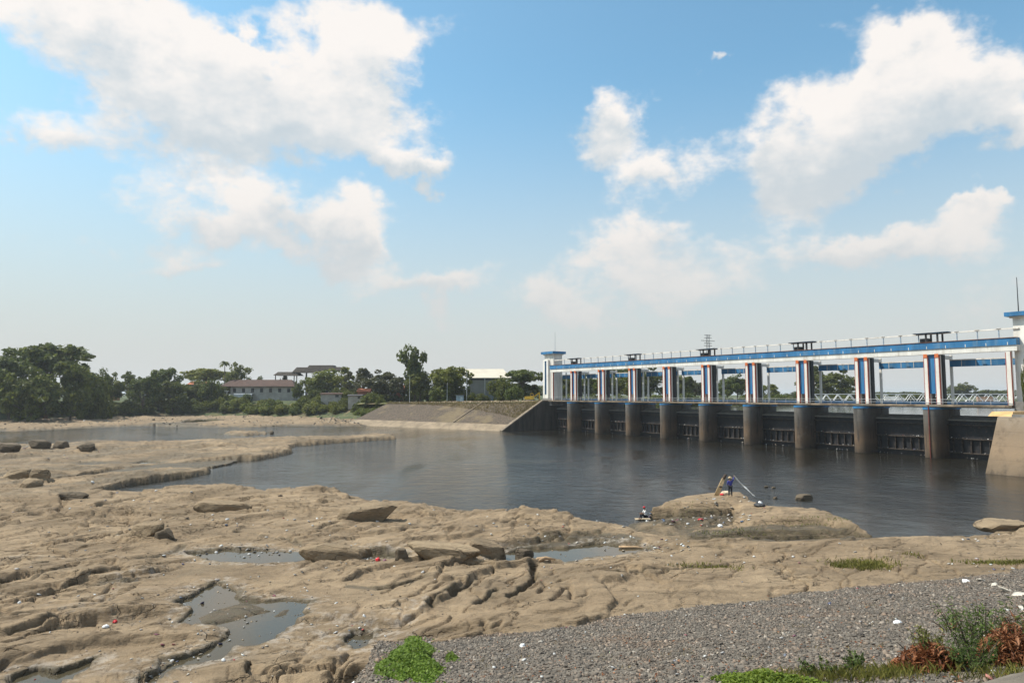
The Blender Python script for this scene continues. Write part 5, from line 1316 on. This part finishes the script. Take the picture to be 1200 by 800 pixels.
for k in range(12):
    z0, z1 = hp * k / 12, hp * (k + 1) / 12; w0 = np.interp(z0, [0, hp * .7, hp], [1.5, .55, .5]); w1 = np.interp(z1, [0, hp * .7, hp], [1.5, .55, .5]); s = 1 if k % 2 else -1
    MB().tube([(-w0 * s, -w0, z0), (w1 * s, -w1, z1)], .06, 4).obj('brace', M_DARK, py_); MB().tube([(-w0 * s, w0, z0), (w1 * s, w1, z1)], .06, 4).obj('brace', M_DARK, py_)
for z_, w_ in ((hp - .3, 2.2), (hp - 1.6, 2.4), (hp - 3.0, 4.4), (hp - 4.2, 2.4), (hp - 5.4, 2.6)): MB().box(-w_, w_, -.12, .12, z_ - .1, z_ + .1).obj('crossarm', M_DARK, py_)

# ------------------------------------------------------------------ people
M_SKIN = paint('skin', (0.22, 0.12, 0.075), .6, .1, 8)
def skin(name, joints, edges, mat, parent, root=0, sub=2):
    bm = bmesh.new(); L = bm.verts.layers.skin.verify(); vs = []
    for i, (p, r) in enumerate(joints):
        v = bm.verts.new(p); v[L].radius = (r, r) if not hasattr(r, '__len__') else r; v[L].use_root = (i == root); vs.append(v)
    for a_, b_ in edges: bm.edges.new((vs[a_], vs[b_]))
    me = bpy.data.meshes.new(name); bm.to_mesh(me); bm.free(); me.materials.append(mat)
    o = obj(name, me, parent); o.modifiers.new('skin', 'SKIN').use_smooth_shade = True; ss = o.modifiers.new('sub', 'SUBSURF'); ss.levels = ss.render_levels = sub
    return o
def person(px, py, z, rz, label, shirt, trousers, head, pose):
    x, y, zz = on_rock(px, py) if z is None else (*map(float, G(px, py, z)), z)
    t_ = empty('person', (x, y, zz), rz); tag(t_, label, 'person')
    J = {'pel': (0, 0, .92), 'spi': (0, .0, 1.12), 'che': (0, .0, 1.32), 'nec': (0, 0, 1.46), 'hd0': (0, .01, 1.53), 'hd1': (0, .02, 1.63), 'hd2': (0, .01, 1.69),
         'shL': (-.18, 0, 1.38), 'elL': (-.25, -.03, 1.12), 'wrL': (-.24, .1, .92), 'haL': (-.23, .14, .86), 'shR': (.18, 0, 1.38), 'elR': (.25, -.03, 1.12), 'wrR': (.24, .1, .92), 'haR': (.23, .14, .86),
         'hiL': (-.1, 0, .88), 'knL': (-.12, .02, .48), 'anL': (-.13, -.01, .09), 'toL': (-.14, .14, .035), 'hiR': (.1, 0, .88), 'knR': (.12, .02, .48), 'anR': (.13, -.01, .09), 'toR': (.14, .14, .035)}
    J.update(pose); Rr = dict(pel=(.15, .11), spi=(.135, .1), che=(.16, .11), nec=.055, hd0=.07, hd1=.1, hd2=.085, shL=.065, elL=.045, wrL=.033, haL=.04, shR=.065, elR=.045, wrR=.033, haR=.04, hiL=.09, knL=.062, anL=.042, toL=.035, hiR=.09, knR=.062, anR=.042, toR=.035)
    E_ = [('pel', 'spi'), ('spi', 'che'), ('che', 'nec'), ('nec', 'hd0'), ('hd0', 'hd1'), ('hd1', 'hd2'), ('che', 'shL'), ('shL', 'elL'), ('elL', 'wrL'), ('wrL', 'haL'), ('che', 'shR'), ('shR', 'elR'), ('elR', 'wrR'), ('wrR', 'haR'),
          ('pel', 'hiL'), ('hiL', 'knL'), ('knL', 'anL'), ('anL', 'toL'), ('pel', 'hiR'), ('hiR', 'knR'), ('knR', 'anR'), ('anR', 'toR')]
    def sub_(names, grow):
        nm = [n for n in J if n in names]; return [(J[n], tuple(q_ * grow for q_ in (Rr[n] if hasattr(Rr[n], '__len__') else (Rr[n], Rr[n])))) for n in nm], [(nm.index(a_), nm.index(b_)) for a_, b_ in E_ if a_ in names and b_ in names]
    j, e = sub_(set(J), 1.0); body = skin('body', j, e, M_SKIN, t_)
    # fingers and thumb rooted in the palm
    for s in 'LR':
        h = Vector(J['ha' + s]); d = (h - Vector(J['wr' + s])).normalized(); sd = d.cross(Vector((0, 1, .3))).normalized()
        jj = [(h - d * .02, .03)]; ee = []
        for k, (o_, l_) in enumerate([(-.03, .07), (-.01, .085), (.01, .08), (.03, .065)]):
            b_ = len(jj); jj += [(h + sd * o_ + d * .03, .011), (h + sd * o_ + d * (.03 + l_ * .6) + Vector((0, .012, 0)), .01), (h + sd * o_ * 1.1 + d * (.03 + l_) + Vector((0, .03, -.01)), .008)]; ee += [(0, b_), (b_, b_ + 1), (b_ + 1, b_ + 2)]
        b_ = len(jj); jj += [(h - sd * .045, .012), (h - sd * .06 + d * .03, .01)]; ee += [(0, b_), (b_, b_ + 1)]
        skin('hand', jj, ee, M_SKIN, body, 0, 1)
    hd = Vector(J['hd1'])
    fc = (Vector(J['hd2']) - Vector(J['hd0'])).normalized()
    MB().tube([hd + Vector((0, .09, -.01)), hd + Vector((0, .125, -.03))], [.012, .018], 6).obj('nose', M_SKIN, body)
    for s in (-1, 1): MB().tube([hd + Vector((s * .09, -.005, -.02)), hd + Vector((s * .108, -.015, .0))], [.02, .025], 6).obj('ear', M_SKIN, body)
    for s in (-1, 1): MB().tube([hd + Vector((s * .035, .09, .0)), hd + Vector((s * .035, .1, .0))], .012, 6).obj('eye', M_DARK, body)
    MB().box(-.028, .028, .085, .1, hd.z - .065, hd.z - .055).obj('mouth', M_RED, body)
    MB().tube([hd + Vector((0, -.035, -.03)), hd + Vector((0, -.03, .06)), hd + Vector((0, -.01, .105))], [.085, .1, .05], 10).obj('hair', M_DARK, body, smooth=True)
    j, e = sub_({'spi', 'che', 'shL', 'elL', 'shR', 'elR', 'pel'} | ({'wrL', 'wrR'} if shirt[1] else set()), 1.22); skin('shirt', j, e, shirt[0], body)
    j, e = sub_({'pel', 'hiL', 'knL', 'hiR', 'knR', 'anL', 'anR'}, 1.2); skin('trousers', j, e, trousers, body)
    if head == 'straw':
        MB().tube([hd + Vector((0, 0, .045)), hd + Vector((0, 0, .06)), hd + Vector((0, 0, .065)), hd + Vector((0, 0, .15)), hd + Vector((0, 0, .17))], [.20, .20, .115, .1, .03], 16).obj('straw_hat', paint('straw', (0.62, 0.47, 0.28), .9, .2, 10), body)
    else:
        MB().tube([hd + Vector((0, 0, .02)), hd + Vector((0, 0, .08)), hd + Vector((0, 0, .13))], [.118, .112, .04], 14).box(-.08, .08, .08, .21, hd.z + .025, hd.z + .045).obj('cap', M_REDP, body)
    return t_
M_SHIRT = paint('blue_shirt', (0.045, 0.05, 0.26), .9, .2, 8); M_TROUS = paint('dark_trousers', (0.02, 0.022, 0.03), .9, .2, 8); M_WSHIRT = paint('white_shirt', (0.7, 0.7, 0.7), .9, .1, 8)
pz = on_rock(856, 581.5, 1.25)
P1 = person(856, 581.5, pz[2] - .02, 0, 'person in blue shirt and straw hat standing on the headland, arm raised', (M_SHIRT, True), M_TROUS, 'straw',
       {'elR': (.33, .12, 1.5), 'wrR': (.46, .3, 1.72), 'haR': (.49, .33, 1.80), 'elL': (-.27, .0, 1.12), 'wrL': (-.2, .18, 1.0), 'haL': (-.17, .24, .98)})
P1.scale = (1.08,) * 3
sz_ = on_rock(757, 608, .4)
person(757, 608, max(sz_[2], .0) + .06, math.radians(100), 'person in white shirt and red cap sitting by the water left of the headland', (M_WSHIRT, False), M_TROUS, 'cap',
       {'pel': (0, 0, .30), 'spi': (0, .03, .52), 'che': (0, .09, .72), 'nec': (0, .12, .86), 'hd0': (0, .14, .93), 'hd1': (0, .16, 1.03), 'hd2': (0, .16, 1.10), 'shL': (-.18, .1, .78), 'elL': (-.24, .24, .56), 'wrL': (-.16, .46, .52), 'haL': (-.13, .52, .52), 'shR': (.18, .1, .78), 'elR': (.24, .24, .56), 'wrR': (.16, .46, .52), 'haR': (.13, .52, .52),
        'hiL': (-.1, .04, .26), 'knL': (-.16, .42, .48), 'anL': (-.15, .52, .09), 'toL': (-.16, .67, .035), 'hiR': (.1, .04, .26), 'knR': (.16, .42, .48), 'anR': (.15, .52, .09), 'toR': (.16, .67, .035)})
# mat/plank under the seated person
x, y, z = sz_; MB().box(-.8, .6, -.35, .35, .0, .06).box(-.6, .1, -.5, .2, .06, .1).obj('plank_raft', paint('pale_wood', (0.4, 0.32, 0.22), .9, .3, 3), None, (x - .2, y, max(z, .0) - .02)); tag(bpy.context.scene.objects['plank_raft'], 'pale plank raft under the seated person at the water', 'raft')
# bamboo bundle leaning
x, y, z = on_rock(842, 581, 1.25); bb = empty('bamboo_bundle', (x, y, z), 0); tag(bb, 'leaning bundle of bamboo poles with dark top left of the standing person', 'bamboo')
M_BAM = paint('bamboo', (0.5, 0.36, 0.2), .7, .25, 3)
for k in range(7):
    o_ = (k - 3) * .075; MB().tube([(-.25 + o_, .02 * (k % 2), -.05), (.35 + o_ * .8, .3, 1.05), (.72 + o_ * .6, .45, 1.75)], .04, 6).obj('bamboo_pole', M_BAM, bb, smooth=True)
MB().tube([(.66, .43, 1.62), (.8, .5, 1.85), (.95, .56, 2.05)], [.13, .15, .12], 8).obj('dark_wrap', paint('dark_cloth', (0.06, 0.04, 0.03), .9), bb); MB().tube([(.3, .2, .8), (.3, .32, .88)], .16, 8).obj('binding', M_WOOD, bb)
scrap(846, 580, .22, M_REDP, 'red bag at the foot of the leaning bamboo bundle', seed=21); scrap(851, 579.3, .5, paint('pale_cloth', (0.55, 0.45, 0.33), .9), 'pale sack between the bamboo bundle and the standing person', seed=22, el_=.5)
# casting line and net from the raised hand
hx, hy, hz_ = pz[0] + .53, pz[1] + .36, pz[2] + 1.98
nt = empty('fishing_net', (hx, hy, hz_)); tag(nt, 'thin white cast net hanging from the raised hand to the water edge', 'net')
M_NET = paint('net_white', (0.72, 0.73, 0.72), .7)
for k in range(6):
    dx_ = .3 + .05 * k; MB().tube([(0, 0, 0), (.25, .02 * k, -.25 - .03 * k), (.6 + .04 * k, .0, -.7 - .06 * k), (1.1 + dx_ * .3, -.1 - .05 * k, -1.2 - .05 * k), (1.6 + dx_ * .3, -.25 - .1 * k, -1.9)], .012 if k else .02, 5, ).obj('net_strand', M_NET, nt)
scrap(890, 593, .55, M_DARK, 'dark heap of fishing gear on the right of the headland', seed=24, el_=.35); scrap(891, 592, .22, M_BAG, 'pale bucket on the dark heap of fishing gear', seed=25, el_=1.2)
for i, (px, py, a_, l_) in enumerate([(1012, 616, .3, 2.0), (1020, 622, -.8, 1.8), (1028, 627, .1, 1.6), (638, 657, .9, 1.0), (640, 658, .2, 1.2), (745, 645, .05, 2.4)]):
    x, y, z = on_rock(px, py, 1.2); o = MB().tube([(-l_ / 2, 0, .05), (0, .05, .12), (l_ / 2, .0, .08)], [.09, .11, .06], 7).obj('driftwood', paint('driftwood', (0.4, 0.27, 0.16), .9, .3, 3), None, (x, y, z + .03), True); o.rotation_euler = (0, .1, a_)
    tag(o, ['driftwood log on the upper tip of the headland', 'driftwood log lying askew at the headland tip', 'driftwood log pointing to the water below the headland tip', 'short driftwood stick slanting into the central pool', 'pale stick on the near edge of the central pool', 'dark log floating at the right of the central pool'][i], 'driftwood')

# ------------------------------------------------------------------ plants near the camera
G_BR = leaf_mat('creeper_leaf', (0.085, 0.15, 0.018), (0.2, 0.29, 0.045), .4)
G_SH = leaf_mat('shrub_leaf', (0.05, 0.09, 0.02), (0.13, 0.19, 0.05), .35)
G_DRY = leaf_mat('dry_leaf', (0.13, 0.045, 0.02), (0.36, 0.17, 0.085), .25)
G_GR = leaf_mat('grass_blade', (0.10, 0.12, 0.025), (0.24, 0.24, 0.07), .3)
G_DG = leaf_mat('dry_grass', (0.24, 0.2, 0.09), (0.36, 0.30, 0.15), .3)
def creeper(cx, cy, wpx, hpx, n, label, seed, lift=.35, mat=None, size=.045):
    r = np.random.default_rng(seed); P_ = []
    x0, y0, z0 = on_slope(cx, cy); t_ = empty('creeping_plant', (x0, y0, z0)); tag(t_, label, 'plant')
    while len(P_) < n:
        a_ = r.uniform(0, 6.28); q_ = r.uniform(0, 1) ** .6 * (1 + .45 * (r.uniform() > .93) * r.uniform()); w_ = 1 + .25 * math.sin(3 * a_ + seed) + .12 * math.sin(7 * a_)
        P_.append((cx + math.cos(a_) * q_ * wpx * w_, cy + math.sin(a_) * q_ * hpx * w_, q_))
    P_ = np.array(P_); c_ = np.array([on_slope(p[0], p[1]) for p in P_[:: max(1, n // 60)]])
    A = np.c_[c_[:, 0], c_[:, 1], np.ones(len(c_))]; co = np.linalg.lstsq(A, c_[:, 2], rcond=None)[0]
    # plane fit of the slope, then pixel -> plane
    rr = ray(P_[:, 0], P_[:, 1]); tpar = (co[2] - CAMH) / (rr[:, 2] - co[0] * rr[:, 0] - co[1] * rr[:, 1])
    pts_ = np.stack([rr[:, 0] * tpar, rr[:, 1] * tpar], -1); zz_ = hslope(pts_[:, 0], pts_[:, 1])
    hum = lift * np.clip(1 - P_[:, 2] ** 2, 0.05, 1) * (.6 + .9 * np.clip(fbm(pts_[:, 0] * 2.2, pts_[:, 1] * 2.2, 3, seed) + .4, 0, 1))
    c3 = np.c_[pts_, zz_ + .03 + hum * r.uniform(.25, 1.0, n)] - np.array([x0, y0, z0])
    v, f = leaves(c3, size, np.tile([0, 0, .8], (n, 1)), seed, .7); obj('foliage', mesh_data('foliage', v, f, mat or G_BR), t_)
    for k in range(5):
        e_ = c3[r.integers(0, n)]; MB().tube([(0, 0, 0), tuple(e_ * .5 + (0, 0, .1)), tuple(e_)], [.015, .012, .006], 5).obj('stem', M_BARK, t_)
    return t_
creeper(482, 778, 34, 26, 7500, 'bright green leafy creeper covering the left corner of the stone slope', 81, .45)
creeper(529, 771, 7, 5, 260, 'small green sprig on the slope right of the big creeper', 82, .12)
creeper(895, 803, 68, 12, 3600, 'bright green ground plant along the bottom edge of the photo', 83, .22)
def stems(name, cx, cy, nst, hgt, spread, leafn, size, mat, label, seed, aspect=.22, droop=.2, stemmat=None, cat='shrub'):
    r = np.random.default_rng(seed); x0, y0, z0 = on_slope(cx, cy); t_ = empty(name, (x0, y0, z0)); tag(t_, label, cat); C_ = []; O_ = []; mb = MB()
    for k in range(nst):
        a_ = r.uniform(0, 6.28); q_ = spread * r.uniform(.2, 1); h_ = hgt * r.uniform(.55, 1.05); b0 = np.array([math.cos(a_) * q_ * .5, math.sin(a_) * q_ * .4, 0]); b0[2] = float(hslope(np.array([x0 + b0[0]]), np.array([y0 + b0[1]]))[0]) - z0
        e_ = b0 + np.array([math.cos(a_) * q_ * .6, math.sin(a_) * q_ * .5, h_]); m_ = (b0 + e_) / 2 + np.array([0, 0, h_ * .1])
        mb.tube([b0, m_, e_], [.014, .01, .004], 5, False)
        for j_ in range(leafn):
            s_ = r.uniform(.15, 1); p_ = (b0 * (1 - s_) + e_ * s_) + r.normal(0, .06, 3) * hgt; p_[2] -= droop * r.uniform(0, .15); C_.append(p_); O_.append(np.array([math.cos(a_), math.sin(a_), .6]) * .4)
    v, f = leaves(np.array(C_), size, np.array(O_), seed, aspect); obj('foliage', mesh_data('foliage', v, f, mat), t_); mb.obj('stem', stemmat or M_BARK, t_); return t_
stems('shrub', 1152, 768, 34, 1.2, 1.1, 50, .065, G_SH, 'feathery green shrub at the bottom right of the stone slope', 91)
stems('shrub', 1135, 786, 26, .6, .9, 44, .06, G_SH, 'low pale green weed in front of the feathery shrub', 92)
stems('shrub', 1000, 786, 9, .45, .35, 26, .05, G_SH, 'small weed with broad leaves left of the dry leaf pile', 93, .5)
stems('shrub', 1085, 772, 16, .75, .45, 26, .07, G_GR, 'yellow-green weed rising behind the dry leaf pile', 94, .25)
stems('shrub', 966, 792, 14, .3, .6, 30, .045, G_SH, 'low dark weed by the bottom edge left of the dry leaves', 95, .45)
def dryheap(cx, cy, wpx, hpx, n, label, seed, lift=.5):
    r = np.random.default_rng(seed); x0, y0, z0 = on_slope(cx, cy); t_ = empty('dry_plant', (x0, y0, z0)); tag(t_, label, 'dry plant'); V_ = []; F_ = []
    k0 = 0
    for k in range(n):
        a_ = r.uniform(0, 6.28); q_ = r.uniform(0, 1) ** .6; x, y, z = x0 + math.cos(a_) * q_ * wpx / F * y0 * 1.0, y0 + math.sin(a_) * q_ * hpx / F * y0 * 2.0, 0
        z = float(hslope(np.array([x]), np.array([y]))[0]) + lift * (1 - q_ * q_) * r.uniform(0, 1) + .03
        L_ = r.uniform(.06, .17); d = r.normal(0, 1, 3); d[2] = d[2] * .7; d /= np.linalg.norm(d); s_ = np.cross(d, [.1, .2, 1]); s_ /= np.linalg.norm(s_) + 1e-6; up = np.cross(s_, d); w_ = L_ * r.uniform(.12, .28); cu = r.uniform(-.5, .5)
        for j, tt_ in enumerate((0, .33, .66, 1)):
            c_ = np.array([x - x0, y - y0, z - z0]) + d * L_ * (tt_ - .5) * 2 + up * cu * L_ * math.sin(tt_ * 3); ww2 = w_ * (.25, 1, .85, .1)[j]
            V_ += [c_ - s_ * ww2 + up * ww2 * .5, c_, c_ + s_ * ww2 + up * ww2 * .5]
        for j in range(3):
            for c_ in (0, 1): F_.append((k0 + 3 * j + c_, k0 + 3 * j + c_ + 1, k0 + 3 * j + c_ + 4, k0 + 3 * j + c_ + 3))
        k0 += 12
    obj('foliage', mesh_data('foliage', np.array(V_), np.array(F_), G_DRY), t_)
    mb = MB()
    for k in range(12):
        e_ = np.array([r.uniform(-.7, .7), r.uniform(-.4, .4), r.uniform(.2, .7) * lift * 1.6]); mb.tube([(e_[0] * .3, e_[1] * .3, -.1), tuple(e_ * .7), tuple(e_)], [.02, .014, .008], 5, False)
    mb.obj('stem', M_BARK, t_)
    return t_
dryheap(1088, 786, 42, 14, 1000, 'heap of reddish brown dry leaves at the bottom right of the slope', 101, .55)
dryheap(1186, 778, 40, 20, 1400, 'large pile of dry brown leaves at the right photo edge', 102, .75)
dryheap(1118, 740, 5, 5, 14, 'upright curled dry leaf beside the feathery shrub', 103, .5)
dryheap(1190, 745, 20, 8, 130, 'dry brown stalks behind the feathery shrub at the right edge', 104, .6)
# dead leaves and weeds thinly spread over the slope
r_ = np.random.default_rng(121); dl = []
while len(dl) < 900:
    px, py = r_.uniform(440, 1205), r_.uniform(672, 804)
    if r_.uniform() > .15 + .85 * sstep(.3, 1.0, (px - 440) / 760 * .5 + (py - 672) / 130 * .5): continue
    dl.append((px, py))
dl = np.array(dl); zc_ = np.full(len(dl), 3.0)
for _ in range(9):
    g_ = np.stack([G(a_[0], a_[1], z_) for a_, z_ in zip(dl, zc_)]); zc_ = .45 * zc_ + .55 * hslope(g_[:, 0], g_[:, 1])
okp = ((g_[:, 0] - RA[0]) * rn[0] + (g_[:, 1] - RA[1]) * rn[1]) > .3
v, f = leaves(np.c_[g_, zc_ + .06][okp], .045, np.tile([0, 0, 1.5], (int(okp.sum()), 1)), 122, .4)
kind(obj('fallen_leaves', mesh_data('fallen_leaves', v, f, G_DRY)), 'stuff')
# grass: tufts by the bottom edge and on the shelf
def grass(name, spots, mat, seed, h0, h1, w, fn):
    r = np.random.default_rng(seed); V_ = []
    for (px, py, sx_, sy_, n) in spots:
        c_ = np.array(fn(px, py)); sc_ = c_[1] / F
        for k in range(n):
            x = c_[0] + r.normal(0, sx_ * sc_); y = c_[1] + r.normal(0, sy_ * sc_ * (c_[1] / max(CAMH - c_[2], 1))); z = float((hslope(np.array([x]), np.array([y])) if fn is on_slope else hfast(np.array([x]), np.array([y])))[0])
            h = r.uniform(h0, h1); a_ = r.uniform(0, 6.28); l_ = r.normal(0, .3, 2) * h; p_ = np.array([x, y, z - .02]); s_ = np.array([math.cos(a_), math.sin(a_), 0]) * w
            V_ += [p_ - s_, p_ + s_, p_ + s_ * .6 + (l_[0] * .4, l_[1] * .4, h * .6), p_ + (l_[0], l_[1], h)]
    V_ = np.array(V_); return kind(obj(name, mesh_data(name, V_, np.arange(len(V_)).reshape(-1, 4), mat)), 'stuff')
grass('grass', [(1040, 794, 35, 6, 900), (990, 797, 30, 5, 500), (1170, 795, 30, 6, 400), (930, 795, 30, 4, 200)], G_GR, 111, .08, .3, .006, on_slope)
wsp = []
for k in range(70): wsp.append((r_.uniform(460, 1200), r_.uniform(690, 800), 6, 1.2, 14))
wsp = [q_ for q_ in wsp if q_[1] > 755 - (q_[0] - 440) * .1]
grass('grass', wsp, G_DG, 114, .04, .16, .006, on_slope)
grass('grass', [(1010, 661, 16, 2.0, 900), (1025, 664, 12, 1.5, 500), (1175, 660, 25, 1.2, 700), (830, 665, 18, 1.2, 450), (985, 664, 6, 1, 200), (1070, 650, 6, 1, 60)], G_GR, 112, .08, .28, .03, on_rock)
grass('grass', [(960, 613, 30, 1.5, 260), (860, 622, 25, 2, 260), (800, 597, 20, 2, 160), (1003, 613, 4, 1, 80)], G_GR, 113, .06, .22, .03, on_rock)

# ------------------------------------------------------------------ haze over the river and the far banks
m = bpy.data.materials.new('haze'); m.use_nodes = True; m.node_tree.nodes.clear(); hn = NT(m.node_tree)
pvn = hn.n('ShaderNodeVolumePrincipled'); pvn.inputs['Color'].default_value = (0.86, 0.93, 1.0, 1); pvn.inputs['Density'].default_value = 0.00014; pvn.inputs['Anisotropy'].default_value = 0.2
ho = hn.n('ShaderNodeOutputMaterial'); m.node_tree.links.new(pvn.outputs[0], ho.inputs['Volume'])
kind(MB().box(-7000, 7000, -4000, 10000, -6, 60).obj('haze', m), 'stuff')
